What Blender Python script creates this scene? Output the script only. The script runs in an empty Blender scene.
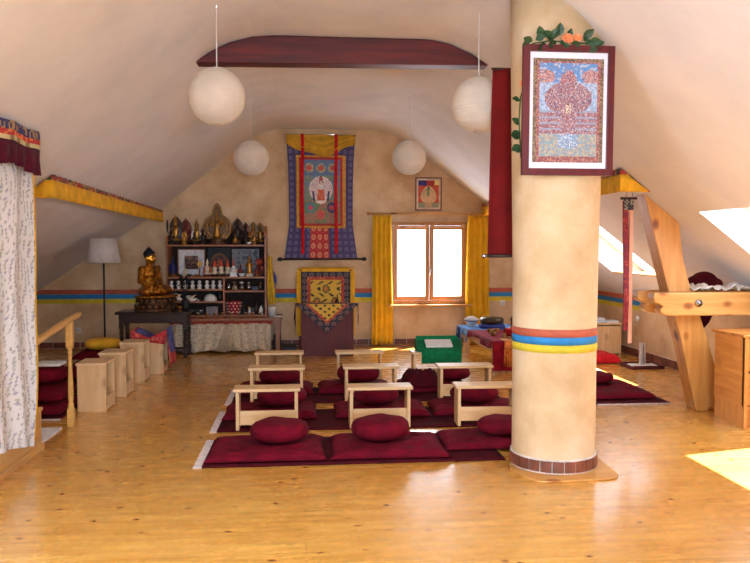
import bpy, bmesh, math, random
from mathutils import Vector, Matrix, noise as mnoise
random.seed(7)
PI = math.pi
sc = bpy.context.scene
COL = sc.collection

# ------------------------------------------------------------------ helpers
def lin(c):
    out = []
    for x in c[:3]:
        x = x / 255.0
        out.append(x / 12.92 if x <= .04045 else ((x + .055) / 1.055) ** 2.4)
    return tuple(out)

class MB:
    """collects shapes; build() links them as ONE mesh object"""
    def __init__(s):
        s.v = []; s.f = []; s.m = []; s.sm = []; s.c = []
    def add(s, vs, fs, m=0, smooth=False):
        o = len(s.v); s.v += [tuple(p) for p in vs]
        for f in fs:
            s.f.append([i + o for i in f]); s.m.append(m); s.sm.append(smooth)
        return s
    def box(s, x0, x1, y0, y1, z0, z1, m=0):
        v = [(x, y, z) for z in (z0, z1) for y in (y0, y1) for x in (x0, x1)]
        return s.add(v, [(0, 2, 3, 1), (4, 5, 7, 6), (0, 1, 5, 4), (2, 6, 7, 3), (0, 4, 6, 2), (1, 3, 7, 5)], m)
    def prism(s, poly, axis, a, b, m=0):
        n = len(poly)
        def P(p, t):
            if axis == 'x': return (t, p[0], p[1])
            if axis == 'y': return (p[0], t, p[1])
            return (p[0], p[1], t)
        v = [P(p, a) for p in poly] + [P(p, b) for p in poly]
        f = [tuple(range(n)), tuple(range(2 * n - 1, n - 1, -1))]
        f += [(i, (i + 1) % n, n + (i + 1) % n, n + i) for i in range(n)]
        return s.add(v, f, m)
    def tube(s, pts, r, n=10, m=0, caps=True):
        pts = [Vector(p) for p in pts]; k = len(pts)
        rs = r if isinstance(r, (list, tuple)) else [r] * k
        vs = []; up = Vector((0, 0, 1))
        t0 = (pts[1] - pts[0]).normalized()
        a = t0.orthogonal().normalized()
        for i, p in enumerate(pts):
            t = (pts[min(i + 1, k - 1)] - pts[max(i - 1, 0)]).normalized()
            a = (a - t * a.dot(t)).normalized(); b = t.cross(a)
            for j in range(n):
                w = 2 * PI * j / n
                vs.append(p + (a * math.cos(w) + b * math.sin(w)) * rs[i])
        fs = [(i * n + j, i * n + (j + 1) % n, (i + 1) * n + (j + 1) % n, (i + 1) * n + j) for i in range(k - 1) for j in range(n)]
        if caps:
            fs += [tuple(range(n - 1, -1, -1)), tuple(range((k - 1) * n, k * n))]
        return s.add(vs, fs, m, True)
    def lathe(s, prof, c=(0, 0, 0), n=20, m=0, sx=1, sy=1, flute=0, fn=12):
        vs = []; k = len(prof)
        for (r, z) in prof:
            for j in range(n):
                w = 2 * PI * j / n
                rr = r * (1 + flute * math.cos(fn * w))
                vs.append((c[0] + rr * math.cos(w) * sx, c[1] + rr * math.sin(w) * sy, c[2] + z))
        fs = [(i * n + j, i * n + (j + 1) % n, (i + 1) * n + (j + 1) % n, (i + 1) * n + j) for i in range(k - 1) for j in range(n)]
        fs += [tuple(range(n - 1, -1, -1)), tuple(range((k - 1) * n, k * n))]
        return s.add(vs, fs, m, True)
    def ell(s, c, r, nu=14, nv=8, m=0, rot=None):
        if isinstance(r, (int, float)): r = (r, r, r)
        vs = []
        for i in range(nv + 1):
            th = PI * i / nv
            for j in range(nu):
                w = 2 * PI * j / nu
                p = Vector((r[0] * max(math.sin(th), 1e-3) * math.cos(w), r[1] * max(math.sin(th), 1e-3) * math.sin(w), -r[2] * math.cos(th)))
                if rot is not None: p = rot @ p
                vs.append((c[0] + p.x, c[1] + p.y, c[2] + p.z))
        fs = [(i * nu + j, i * nu + (j + 1) % nu, (i + 1) * nu + (j + 1) % nu, (i + 1) * nu + j) for i in range(nv) for j in range(nu)]
        fs += [tuple(range(nu - 1, -1, -1)), tuple(range(nv * nu, (nv + 1) * nu))]
        return s.add(vs, fs, m, True)
    def surf(s, fn, nu, nv, m=0, smooth=True, col=None):
        vs = [fn(i / nu, j / nv) for j in range(nv + 1) for i in range(nu + 1)]
        fs = []
        for j in range(nv):
            for i in range(nu):
                a = j * (nu + 1) + i
                fs.append((a, a + 1, a + nu + 2, a + nu + 1))
                if col: s.c.append(col((i + .5) / nu, (j + .5) / nv))
        return s.add(vs, fs, m, smooth)
    def build(s, name, mats, parent=None, bevel=0, solid=0, remesh=0, label=None, loc=None, recalc=True, rot=None):
        me = bpy.data.meshes.new(name)
        me.from_pydata(s.v, [], s.f)
        if not isinstance(mats, (list, tuple)): mats = [mats]
        for mm in mats: me.materials.append(mm)
        me.polygons.foreach_set('material_index', s.m)
        me.polygons.foreach_set('use_smooth', s.sm)
        if s.c:
            at = me.color_attributes.new('Col', 'FLOAT_COLOR', 'CORNER')
            for p, c in zip(me.polygons, s.c):
                for li in p.loop_indices: at.data[li].color = (*lin(c), 1)
        if recalc:
            bm = bmesh.new(); bm.from_mesh(me); bmesh.ops.recalc_face_normals(bm, faces=bm.faces); bm.to_mesh(me); bm.free()
        me.update()
        o = bpy.data.objects.new(name, me); COL.objects.link(o)
        if loc: o.location = loc
        if rot: o.rotation_euler = rot
        if parent: o.parent = parent
        if label: o['label'] = label
        if remesh:
            md = o.modifiers.new('Remesh', 'REMESH'); md.mode = 'VOXEL'; md.voxel_size = remesh; md.use_smooth_shade = True
            md = o.modifiers.new('Smooth', 'SMOOTH'); md.iterations = 3
        if bevel:
            md = o.modifiers.new('Bevel', 'BEVEL'); md.width = bevel; md.segments = 2; md.limit_method = 'ANGLE'
        if solid:
            md = o.modifiers.new('Solid', 'SOLIDIFY'); md.thickness = solid; md.offset = 0
        return o

def tag(o, label, cat, group=None):
    o['label'] = label; o['category'] = cat
    if group: o['group'] = group
    return o
def thing(name, label, cat, loc=(0, 0, 0), rz=0, group=None):
    o = bpy.data.objects.new(name, None); o.empty_display_size = .1; COL.objects.link(o)
    o.location = loc; o.rotation_euler = (0, 0, rz)
    return tag(o, label, cat, group)
def dup(root, loc, rz, label, group=None):
    r = root.copy(); COL.objects.link(r); r.location = loc; r.rotation_euler = (0, 0, rz); r['label'] = label
    if group: r['group'] = group
    for ch in [c for c in root.children]:
        c = ch.copy(); COL.objects.link(c); c.parent = r
        for g in [q for q in ch.children]:
            d = g.copy(); COL.objects.link(d); d.parent = c
    return r
def sub(o, p):
    o.parent = p; return o
def struct(o):
    o['kind'] = 'structure'; return o

# ------------------------------------------------------------------ materials
def newmat(name):
    m = bpy.data.materials.new(name); m.use_nodes = True
    nt = m.node_tree; b = nt.nodes['Principled BSDF']
    return m, nt, b
def coords(nt, scale=(1, 1, 1), which='Object'):
    tc = nt.nodes.new('ShaderNodeTexCoord'); mp = nt.nodes.new('ShaderNodeMapping')
    mp.inputs['Scale'].default_value = scale
    nt.links.new(tc.outputs[which], mp.inputs['Vector'])
    return mp.outputs['Vector']
def noise_tex(nt, vec, scale, detail=4, rough=.55):
    n = nt.nodes.new('ShaderNodeTexNoise'); n.inputs['Scale'].default_value = scale
    n.inputs['Detail'].default_value = detail; n.inputs['Roughness'].default_value = rough
    nt.links.new(vec, n.inputs['Vector']); return n
def ramp(nt, fac, stops):
    r = nt.nodes.new('ShaderNodeValToRGB')
    el = r.color_ramp.elements
    while len(el) < len(stops): el.new(.5)
    for e, (p, c) in zip(el, stops):
        e.position = p; e.color = (*lin(c), 1)
    nt.links.new(fac, r.inputs['Fac']); return r.outputs['Color']
def bump(nt, b, h, strength=.2, dist=.01):
    bp = nt.nodes.new('ShaderNodeBump'); bp.inputs['Strength'].default_value = strength; bp.inputs['Distance'].default_value = dist
    nt.links.new(h, bp.inputs['Height']); nt.links.new(bp.outputs['Normal'], b.inputs['Normal'])
def sc_(c, k): return tuple(max(0, min(255, x * k)) for x in c)
def M(name, c, rough=.6, metal=0., var=.12, scale=12, bmp=.1, sheen=0, trans=0):
    m, nt, b = newmat(name)
    n = noise_tex(nt, coords(nt), scale)
    nt.links.new(ramp(nt, n.outputs['Fac'], [(.3, sc_(c, 1 - var)), (.7, sc_(c, 1 + var))]), b.inputs['Base Color'])
    b.inputs['Roughness'].default_value = rough; b.inputs['Metallic'].default_value = metal
    if sheen: b.inputs['Sheen Weight'].default_value = sheen
    if bmp: bump(nt, b, n.outputs['Fac'], bmp)
    return m
def wood(name, dark, light, axis=0, scale=1., rough=.45, knots=0):
    m, nt, b = newmat(name)
    s = [14 * scale] * 3; s[axis] = 1.1 * scale
    v = coords(nt, tuple(s))
    n = noise_tex(nt, v, 1.6, 6, .6)
    c = ramp(nt, n.outputs['Fac'], [(.3, dark), (.5, [(a + b_) / 2 for a, b_ in zip(dark, light)]), (.68, light)])
    if knots:
        s2 = [5.] * 3; s2[axis] = 3.2
        vo = nt.nodes.new('ShaderNodeTexVoronoi'); vo.inputs['Scale'].default_value = 1.; nt.links.new(coords(nt, tuple(s2)), vo.inputs['Vector'])
        kf = ramp(nt, vo.outputs['Distance'], [(.10, (96, 54, 26)), (.17, (200, 160, 120)), (.24, (255, 255, 255))])
        mx = nt.nodes.new('ShaderNodeMix'); mx.data_type = 'RGBA'; mx.blend_type = 'MULTIPLY'; mx.inputs['Factor'].default_value = knots
        nt.links.new(c, mx.inputs['A']); nt.links.new(kf, mx.inputs['B']); c = mx.outputs['Result']
    nt.links.new(c, b.inputs['Base Color']); b.inputs['Roughness'].default_value = rough
    bump(nt, b, n.outputs['Fac'], .06)
    return m
def cloth(name, c, var=.15, scale=25, trans=0., rough=.9, sheen=.04, bs=0):
    m, nt, b = newmat(name)
    n = noise_tex(nt, coords(nt), scale, 3)
    cc = ramp(nt, n.outputs['Fac'], [(.3, sc_(c, 1 - var)), (.7, sc_(c, 1 + var))])
    nt.links.new(cc, b.inputs['Base Color']); b.inputs['Roughness'].default_value = rough
    b.inputs['Sheen Weight'].default_value = sheen; b.inputs['Specular IOR Level'].default_value = .15
    n2 = noise_tex(nt, coords(nt), 220, 2); bump(nt, b, (noise_tex(nt, coords(nt), bs, 3).outputs['Fac'] if bs else n2.outputs['Fac']), .55 if bs else .12, .03 if bs else .003)
    if trans:
        t = nt.nodes.new('ShaderNodeBsdfTranslucent'); nt.links.new(cc, t.inputs['Color'])
        mx = nt.nodes.new('ShaderNodeMixShader'); mx.inputs['Fac'].default_value = trans
        nt.links.new(b.outputs['BSDF'], mx.inputs[1]); nt.links.new(t.outputs['BSDF'], mx.inputs[2])
        nt.links.new(mx.outputs['Shader'], nt.nodes['Material Output'].inputs['Surface'])
    return m
def painted_mat(name, rough=.8):
    m, nt, b = newmat(name)
    a = nt.nodes.new('ShaderNodeVertexColor'); a.layer_name = 'Col'
    nt.links.new(a.outputs['Color'], b.inputs['Base Color']); b.inputs['Roughness'].default_value = rough
    return m
def glass(name, gl=.06, tint=(255, 255, 255)):
    m = bpy.data.materials.new(name); m.use_nodes = True; nt = m.node_tree; nt.nodes.remove(nt.nodes['Principled BSDF'])
    t = nt.nodes.new('ShaderNodeBsdfTransparent'); t.inputs['Color'].default_value = (*lin(tint), 1)
    g = nt.nodes.new('ShaderNodeBsdfGlossy'); g.inputs['Roughness'].default_value = .03
    mx = nt.nodes.new('ShaderNodeMixShader'); mx.inputs['Fac'].default_value = gl
    nt.links.new(t.outputs[0], mx.inputs[1]); nt.links.new(g.outputs[0], mx.inputs[2])
    nt.links.new(mx.outputs[0], nt.nodes['Material Output'].inputs['Surface'])
    return m

def plaster(name, c0, c1, c2, rough=.9):
    m, nt, b = newmat(name)
    v = coords(nt)
    n = noise_tex(nt, v, 2.0, 8, .62)
    nt.links.new(ramp(nt, n.outputs['Fac'], [(.3, c0), (.5, c1), (.7, c2)]), b.inputs['Base Color'])
    b.inputs['Roughness'].default_value = rough
    n2 = noise_tex(nt, v, 14, 6, .6); bump(nt, b, n2.outputs['Fac'], .12, .01)
    return m

def floor_mat():
    m, nt, b = newmat('pine_floor_boards')
    v = coords(nt)
    br = nt.nodes.new('ShaderNodeTexBrick'); nt.links.new(v, br.inputs['Vector'])
    br.inputs['Scale'].default_value = 1.; br.inputs['Brick Width'].default_value = 3.7; br.inputs['Row Height'].default_value = .13
    br.inputs['Mortar Size'].default_value = .0022; br.inputs['Mortar Smooth'].default_value = .3
    br.offset = .37; br.offset_frequency = 2
    br.inputs['Color1'].default_value = (*lin((221, 161, 71)), 1); br.inputs['Color2'].default_value = (*lin((228, 170, 80)), 1)
    br.inputs['Mortar'].default_value = (*lin((184, 128, 60)), 1)
    g = noise_tex(nt, coords(nt, (1.0, 13, 1)), 1.8, 4, .5)
    gc = ramp(nt, g.outputs['Fac'], [(.3, (226, 208, 184)), (.65, (255, 255, 255))])
    mx = nt.nodes.new('ShaderNodeMix'); mx.data_type = 'RGBA'; mx.blend_type = 'MULTIPLY'; mx.inputs['Factor'].default_value = 1
    nt.links.new(br.outputs['Color'], mx.inputs['A']); nt.links.new(gc, mx.inputs['B'])
    vo = nt.nodes.new('ShaderNodeTexVoronoi'); vo.inputs['Scale'].default_value = 1.; nt.links.new(coords(nt, (5.2, 7.69, 1)), vo.inputs['Vector'])
    kf = ramp(nt, vo.outputs['Distance'], [(.05, (104, 58, 24)), (.09, (190, 140, 96)), (.15, (255, 255, 255))])
    mk = nt.nodes.new('ShaderNodeMix'); mk.data_type = 'RGBA'; mk.blend_type = 'MULTIPLY'; mk.inputs['Factor'].default_value = .9
    nt.links.new(mx.outputs['Result'], mk.inputs['A']); nt.links.new(kf, mk.inputs['B'])
    nt.links.new(mk.outputs['Result'], b.inputs['Base Color'])
    n3 = noise_tex(nt, coords(nt, (2, 6, 1)), 2.5, 3)
    mr = nt.nodes.new('ShaderNodeMapRange'); mr.inputs['To Min'].default_value = .2; mr.inputs['To Max'].default_value = .34
    nt.links.new(n3.outputs['Fac'], mr.inputs['Value']); nt.links.new(mr.outputs['Result'], b.inputs['Roughness'])
    b.inputs['Coat Weight'].default_value = .5; b.inputs['Coat Roughness'].default_value = .14
    bump(nt, b, br.outputs['Fac'], -.04, .002)
    return m

m_floor = floor_mat()
m_wall = plaster('ochre_washed_plaster', (192, 154, 114), (216, 184, 144), (232, 207, 171))
m_col = plaster('pale_ochre_column_plaster', (194, 158, 114), (214, 184, 142), (228, 206, 174))
m_ceil = plaster('white_roof_plaster', (222, 220, 224), (230, 227, 230), (236, 233, 235))
m_band_red = M('painted_band_red', (186, 92, 66), .8, var=.08)
m_band_blue = M('painted_band_blue', (42, 130, 190), .8, var=.08)
m_band_yel = M('painted_band_yellow', (212, 190, 50), .8, var=.08)
m_tile = M('terracotta_tile', (116, 64, 46), .5, var=.25, scale=9)
m_grout = M('pale_grout', (214, 196, 184), .9)
m_pine = wood('pale_pine', (214, 168, 112), (234, 196, 146), 0, 1., knots=.55)
m_pine_v = wood('pale_pine_upright', (208, 160, 104), (230, 190, 140), 2, 1., knots=.4)
m_pine_y = wood('pine_side_grain', (222, 176, 124), (238, 202, 156), 1, 1., knots=.3)
m_timber = wood('honey_timber', (186, 124, 54), (214, 156, 84), 2, .7, knots=.9)
m_timber_h = wood('honey_timber_lengthwise', (194, 132, 62), (220, 164, 92), 0, .7, knots=.9)
m_chest = wood('orange_pine', (184, 112, 48), (218, 150, 78), 0, .8, .35, knots=.3)
m_chest_v = wood('orange_pine_upright', (196, 124, 56), (226, 162, 88), 2, .8, .35, knots=.3)
m_redwood = wood('dark_red_stained_wood', (62, 10, 12), (112, 26, 24), 0, .9, .5)
m_rail = wood('varnished_yellow_wood', (204, 148, 72), (228, 176, 98), 1, 1., .3)
m_case = wood('brown_case_wood', (142, 80, 38), (172, 104, 54), 0, 1.2, .4)
m_case_v = wood('brown_case_wood_upright', (138, 76, 36), (168, 100, 52), 2, 1.2, .4)
m_darkwood = wood('near_black_wood', (34, 18, 14), (60, 32, 24), 0, 1.5, .3)
m_casing = wood('window_frame_wood', (180, 118, 56), (206, 146, 80), 2, 1., .4)
m_maroon = cloth('maroon_cotton', (100, 5, 26), .16, 6, sheen=0, bs=9)
m_maroon_d = cloth('maroon_rug', (70, 5, 18), .15, 8, sheen=0)
m_fringe = cloth('white_fringe', (222, 204, 196), .08)
m_maroon_wood = wood('maroon_painted_wood', (78, 16, 20), (98, 24, 28), 2, 1.2, .6)
m_yellow = cloth('mustard_curtain_cloth', (246, 190, 44), .06, 6, trans=.12)
m_yellow_c = cloth('yellow_valance_cloth', (230, 172, 44), .08, 9)
m_gold = M('gilded_metal', (178, 122, 42), .28, .92, .2, 20)
m_bronze = M('dark_bronze', (80, 56, 36), .4, .7, .35, 30)
m_brass = M('dull_brass', (150, 108, 56), .35, .8, .25, 30)
m_hair = M('blue_black_paint', (20, 22, 34), .6)
m_white = M('white_glazed', (226, 222, 216), .3, var=.04)
m_paper = cloth('white_paper', (238, 234, 228), .03, trans=.15, sheen=0)
m_lantern = cloth('cream_lantern_paper', (240, 230, 216), .03, 5, trans=.35, sheen=0)
m_black = M('matt_black', (22, 20, 22), .6)
m_chrome = M('brushed_steel', (190, 190, 194), .25, 1., .05)
m_red = cloth('bright_red_cloth', (196, 26, 34), .12)
m_green = cloth('green_cloth', (20, 112, 66), .12)
m_blue = cloth('blue_cloth', (96, 142, 200), .2, 12)
m_navy = cloth('navy_cloth', (36, 40, 92), .2)
m_orange = cloth('orange_fringe_cloth', (226, 130, 50), .2, 30)
m_paint = painted_mat('painted_pigment')
m_brocade = painted_mat('woven_brocade', .7)
m_leaf = M('dark_green_leaf', (38, 66, 34), .45, var=.3)
m_rose = M('orange_rose_petal', (240, 142, 92), .6, var=.12)
m_stem = M('green_stem', (64, 84, 40), .6)
m_glass = glass('window_glass')
m_jar = glass('jar_glass', .22, (214, 206, 196))
m_plastic = M('white_plastic', (232, 228, 222), .4, var=.02)

# ------------------------------------------------------------------ room shell
YB, YF = 11.95, -2.5
def sl(x): return 2.23 - .764 * (x - 2.93)
def bez(a, c, b, n):
    return [((1 - t) ** 2 * a[0] + 2 * t * (1 - t) * c[0] + t * t * b[0], (1 - t) ** 2 * a[1] + 2 * t * (1 - t) * c[1] + t * t * b[1]) for t in [i / n for i in range(n + 1)]]
prof = [(-4.3, .75), (-2.5, 1.942)] + bez((-.9, 3.206), (-.629, 3.42), (-.25, 3.42), 8) + bez((1.05, 3.42), (1.372, 3.42), (1.68, sl(1.68)), 8)
XR = 4.7
def ceil_z(x):
    p = prof + [(XR, sl(XR))]
    for a, b in zip(p, p[1:]):
        if a[0] <= x <= b[0]: return a[1] + (b[1] - a[1]) * (x - a[0]) / (b[0] - a[0])
    return .7
MB().box(-4.3, 4.7, YF, YB, -.1, 0).build('floor', m_floor)['kind'] = 'structure'
c = MB()
LX0, LX1, LY0, LY1 = -2.15, -1.15, .6, 2.3
for a, b in zip(prof, prof[1:]):
    if a[0] == -2.5:
        zz_ = lambda x: 1.942 + (3.206 - 1.942) / 1.6 * (x + 2.5)
        for (p0, p1) in ((-2.5, LX0), (LX0, LX1), (LX1, -.9)):
            for (q0, q1) in ((YF, LY0), (LY0, LY1), (LY1, YB)):
                if p0 == LX0 and q0 == LY0: continue
                c.add([(p0, q0, zz_(p0)), (p1, q0, zz_(p1)), (p1, q1, zz_(p1)), (p0, q1, zz_(p0))], [(0, 3, 2, 1)])
        continue
    c.add([(a[0], YF, a[1]), (b[0], YF, b[1]), (b[0], YB, b[1]), (a[0], YB, a[1])], [(0, 3, 2, 1)], 0, abs(a[1] - b[1]) < .3)
SKX0, SKX1 = 3.41, 4.28
SKY = [(5.0, 6.25), (8.62, 10.08)]
ys = [YF] + [y for p in SKY for y in p] + [YB]
xs = [1.68, SKX0, SKX1, XR]
for i in range(3):
    for j in range(len(ys) - 1):
        if i == 1 and j % 2 == 1: continue
        a, b = xs[i], xs[i + 1]
        c.add([(a, ys[j], sl(a)), (b, ys[j], sl(b)), (b, ys[j + 1], sl(b)), (a, ys[j + 1], sl(a))], [(0, 3, 2, 1)])
struct(c.build('ceiling', m_ceil, recalc=False))
struct(MB().box(XR, XR + .25, YF, YB, 0, sl(XR) + .0).build('wall_right', m_wall))
struct(MB().box(-4.55, -4.3, YF, YB, 0, .75).build('wall_left', m_wall))

def gable(name, y0, y1, hole, mat):
    """gable wall with one window hole, as strips"""
    p = prof + [(XR, sl(XR))]
    hx0, hx1, hz0, hz1 = hole
    xsr = sorted(set([q[0] for q in p] + [hx0, hx1]))
    w = MB()
    for a, b in zip(xsr, xsr[1:]):
        za, zb = ceil_z(a), ceil_z(b)
        if hx0 <= a and b <= hx1:
            w.prism([(a, 0), (b, 0), (b, hz0), (a, hz0)], 'y', y0, y1)
            w.prism([(a, hz1), (b, hz1), (b, zb), (a, za)], 'y', y0, y1)
        else:
            w.prism([(a, 0), (b, 0), (b, zb), (a, za)], 'y', y0, y1)
    return struct(w.build(name, mat))
gable('wall_back', YB, YB + .12, (1.36, 2.61, .67, 1.95), m_wall)
gable('wall_front', YF - .3, YF, (-.6, 1.4, .8, 2.2), m_wall)

def casement(name, x0, x1, z0, z1, y, inward, sill=True):
    """double casement window: frame, two sashes with panes, handle, sill"""
    s = inward
    f = MB(); t = .055
    ya, yb = sorted((y - .02 * s, y + .05 * s))
    f.box(x0, x0 + t, ya, yb, z0, z1).box(x1 - t, x1, ya, yb, z0, z1).box(x0 + t, x1 - t, ya, yb, z0, z0 + t).box(x0 + t, x1 - t, ya, yb, z1 - t, z1)
    fr = struct(f.build(name, m_casing, bevel=.006))
    xm = (x0 + x1) / 2
    for k, (a, b) in enumerate(((x0 + t, xm), (xm, x1 - t))):
        w = .062; q = MB()
        yc, yd = sorted((y - .01 * s, y + .065 * s))
        a2, b2 = a + .004, b - .004
        za, zb = z0 + t + .004, z1 - t - .004
        q.box(a2, a2 + w, yc, yd, za, zb).box(b2 - w, b2, yc, yd, za, zb).box(a2 + w, b2 - w, yc, yd, za, za + w).box(a2 + w, b2 - w, yc, yd, zb - w, zb)
        sa = q.build('sash', m_casing, fr, bevel=.005)
        MB().box(a2 + w, b2 - w, y + .018 * s, y + .024 * s, za + w, zb - w).build('pane', m_glass, sa)
        e = MB(); ex = a2 + .03 if k == 0 else b2 - .03
        for xx in (a2 + .04, b2 - .04):
            lo, hi = sorted((y + .066 * s, y + .1 * s)); e.box(xx - .03, xx + .03, lo, hi, zb - .035, zb + .02)
        lo, hi = sorted((y + .075 * s, y + .095 * s)); e.box(a2 + .05, b2 - .05, lo, hi, zb - .03, zb - .005)
        e.build('blind_rail', m_timber_h, sa, bevel=.004)
    hm = MB(); zh = (z0 + z1) / 2 - .1
    hm.tube([(xm + .01, y + .066 * s, zh), (xm + .01, y + .1 * s, zh), (xm + .01, y + .105 * s, zh - .1)], .009)
    lo, hi = sorted((y + .064 * s, y + .074 * s)); hm.box(xm - .005, xm + .025, lo, hi, zh - .04, zh + .04)
    hm.build('handle', m_chrome, fr, label='steel window handle')
    if sill:
        lo, hi = sorted((y + .05 * s, y + .2 * s)); MB().box(x0 - .04, x1 + .04, lo, hi, z0 - .035, z0 - .005).build('sill_board', m_timber_h, fr, bevel=.006)
    return fr
casement('window_1', 1.345, 2.625, .655, 1.965, YB - .005, -1)
casement('window_6', -.62, 1.42, .78, 2.22, YF + .005, 1)  # unseen window added behind the camera to brighten the room

nrm = Vector((.607, 0, .795)); SD = .32
for i, (ya, yb) in enumerate(SKY):
    z0, z1 = sl(SKX0), sl(SKX1)
    A0 = (SKX0, z0); A1 = (SKX1, z1)
    B0 = (SKX0 + .607 * SD, z0 + .795 * SD); B1 = (SKX1 + SD / .795 / .764, z1)
    r = MB()
    for (p, q) in ((A0, B0), (A1, B1)):
        r.add([(p[0], ya, p[1]), (q[0], ya, q[1]), (q[0], yb, q[1]), (p[0], yb, p[1])], [(0, 1, 2, 3)])
    for y in (ya, yb):
        r.add([(A0[0], y, A0[1]), (A1[0], y, A1[1]), (B1[0], y, B1[1]), (B0[0], y, B0[1])], [(0, 1, 2, 3)])
    w = struct(r.build('window_%d' % (i + 2), m_ceil, recalc=False))
    def S(t, y, d):   # point on the outer plane
        x = B0[0] + (B1[0] - B0[0]) * t; z = B0[1] + (B1[1] - B0[1]) * t
        return (x + nrm.x * d, y, z + nrm.z * d)
    f = MB()
    for (t0, t1, a, b) in ((0, .07, ya, yb), (.93, 1, ya, yb), (.07, .93, ya, ya + .07), (.07, .93, yb - .07, yb)):
        v = [S(t, y, d) for d in (-.04, .03) for y in (a, b) for t in (t0, t1)]
        f.add(v, [(0, 2, 3, 1), (4, 5, 7, 6), (0, 1, 5, 4), (2, 6, 7, 3), (0, 4, 6, 2), (1, 3, 7, 5)])
    f.build('window_frame', m_plastic, w)
    g = MB(); v = [S(t, y, d) for d in (-.004, .004) for y in (ya + .07, yb - .07) for t in (.07, .93)]
    g.add(v, [(0, 2, 3, 1), (4, 5, 7, 6), (0, 1, 5, 4), (2, 6, 7, 3), (0, 4, 6, 2), (1, 3, 7, 5)])
    g.build('pane', m_glass, w)
    MB().box(SKX1 - .02, B1[0] - .06, ya + .003, yb - .003, z1 + .002, z1 + .022).build('window_sill', m_timber_h, w, bevel=.004)

nl = Vector((-.62, 0, .785)); r = MB()  # out-of-view skylight added in the left slope to light the room
def SL(x, y, d): return (x + nl.x * d, y, zz_(x) + nl.z * d)
for (p, q) in (((LX0, LY0), (LX1, LY0)), ((LX1, LY0), (LX1, LY1)), ((LX1, LY1), (LX0, LY1)), ((LX0, LY1), (LX0, LY0))):
    r.add([SL(p[0], p[1], 0), SL(q[0], q[1], 0), SL(q[0], q[1], .3), SL(p[0], p[1], .3)], [(0, 1, 2, 3)])
wl = struct(r.build('window_4', m_ceil, recalc=False))
f = MB()
for (x0, x1, a, b) in ((LX0, LX0 + .07, LY0, LY1), (LX1 - .07, LX1, LY0, LY1), (LX0 + .07, LX1 - .07, LY0, LY0 + .07), (LX0 + .07, LX1 - .07, LY1 - .07, LY1)):
    f.add([SL(x, y, d) for d in (.26, .33) for y in (a, b) for x in (x0, x1)], [(0, 2, 3, 1), (4, 5, 7, 6), (0, 1, 5, 4), (2, 6, 7, 3), (0, 4, 6, 2), (1, 3, 7, 5)])
f.build('window_frame', m_plastic, wl)
MB().add([SL(x, y, d) for d in (.29, .3) for y in (LY0 + .07, LY1 - .07) for x in (LX0 + .07, LX1 - .07)], [(0, 2, 3, 1), (4, 5, 7, 6), (0, 1, 5, 4), (2, 6, 7, 3), (0, 4, 6, 2), (1, 3, 7, 5)]).build('pane', m_glass, wl)

# painted bands on the walls, tile skirting
def bands(name, boxf, z0, z1):
    b = MB(); h = (z1 - z0) / 3
    for k in range(3): boxf(b, z0 + k * h, z0 + (k + 1) * h, k)
    return struct(b.build(name, [m_band_yel, m_band_blue, m_band_red]))
bands('trim_1', lambda b, za, zb, k: b.box(-4.3, 1.30, YB - .004, YB, za, zb, k), .69, .905)
bands('trim_2', lambda b, za, zb, k: b.box(2.67, 4.7, YB - .004, YB, za, zb, k), .69, .905)
bands('trim_3', lambda b, za, zb, k: b.box(XR - .004, XR, 10.1, YB - .01, za, zb, k), .665, .865)
def skirting(name, along, a, b, fixed, sgn, h):
    t = MB(); L = b - a; n = int(L / .2)
    for k in range(n):
        p0 = a + L * k / n + .004; p1 = a + L * (k + 1) / n - .004
        lo, hi = sorted((fixed, fixed + sgn * .012))
        if along == 'x': t.box(p0, p1, lo, hi, .004, h)
        else: t.box(lo, hi, p0, p1, .004, h)
    lo, hi = sorted((fixed, fixed + sgn * .008))
    if along == 'x': t.box(a, b, lo, hi, 0, h + .008, 1)
    else: t.box(lo, hi, a, b, 0, h + .008, 1)
    return struct(t.build(name, [m_tile, m_grout]))
skirting('baseboard_back', 'x', -4.29, 4.69, YB, -1, .09)
skirting('baseboard_right', 'y', YF, YB - .02, XR, -1, .11)

# stairwell kerb at the left
k = MB(); k.box(-2.075, -2.03, 2.5, 5.95, 0, .30).box(-2.085, -2.02, 2.5, 5.96, .30, .325).box(-2.03, -2.012, 2.5, 5.95, 0, .05)
struct(k.build('trim_4', m_rail, bevel=.004))
struct(MB().box(-2.55, -2.085, 5.98, 6.6, 0, .012).build('trim_5', m_ceil))

# ------------------------------------------------------------------ roof timbers and the column
cp = [(-1.0, 3.205)] + [(-.955, 3.17), (1.655, 3.2)] + [(1.69, sl(1.69) - .004)]
top = [(x, ceil_z(x) - .004) for x in (1.5, 1.3, 1.15, 1.05, .4, -.25, -.45, -.65, -.8, -.9)]
cb = MB().prism([(-.945, 3.165), (1.66, 3.197)] + top, 'y', 6.72, 6.9)
tag(cb.build('collar_beam', m_redwood, bevel=.012), 'dark red stained beam spanning the ceiling beneath the roof ridge', 'beam')
p = MB()
def post_poly():
    return [(3.70, 0.0), (3.895, 0.0), (3.885, .42), (3.78, .75), (3.60, 1.25), (3.545, 1.45), (3.50, 1.78), (3.47, sl(3.47) - .004), (3.155, sl(3.155) - .004), (3.40, 1.16), (3.545, .66)]
p.prism(post_poly(), 'y', 6.76, 6.95)
tag(p.build('roof_post', m_timber, bevel=.01), 'leaning honey coloured timber post carrying the right roof slope', 'post')
def tie_poly():
    return [(3.2, 1.14), (4.355, 1.14), (4.64, .922), (3.36, .922), (3.3, .93), (3.265, .955), (3.255, .985), (3.285, 1.01), (3.25, 1.03), (3.205, 1.05), (3.19, 1.08)]
tb = thing('tie_beam', 'thick horizontal honey timber beam with rounded end bolted across the leaning post', 'beam', (3.2, 6.69, .92))
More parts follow.
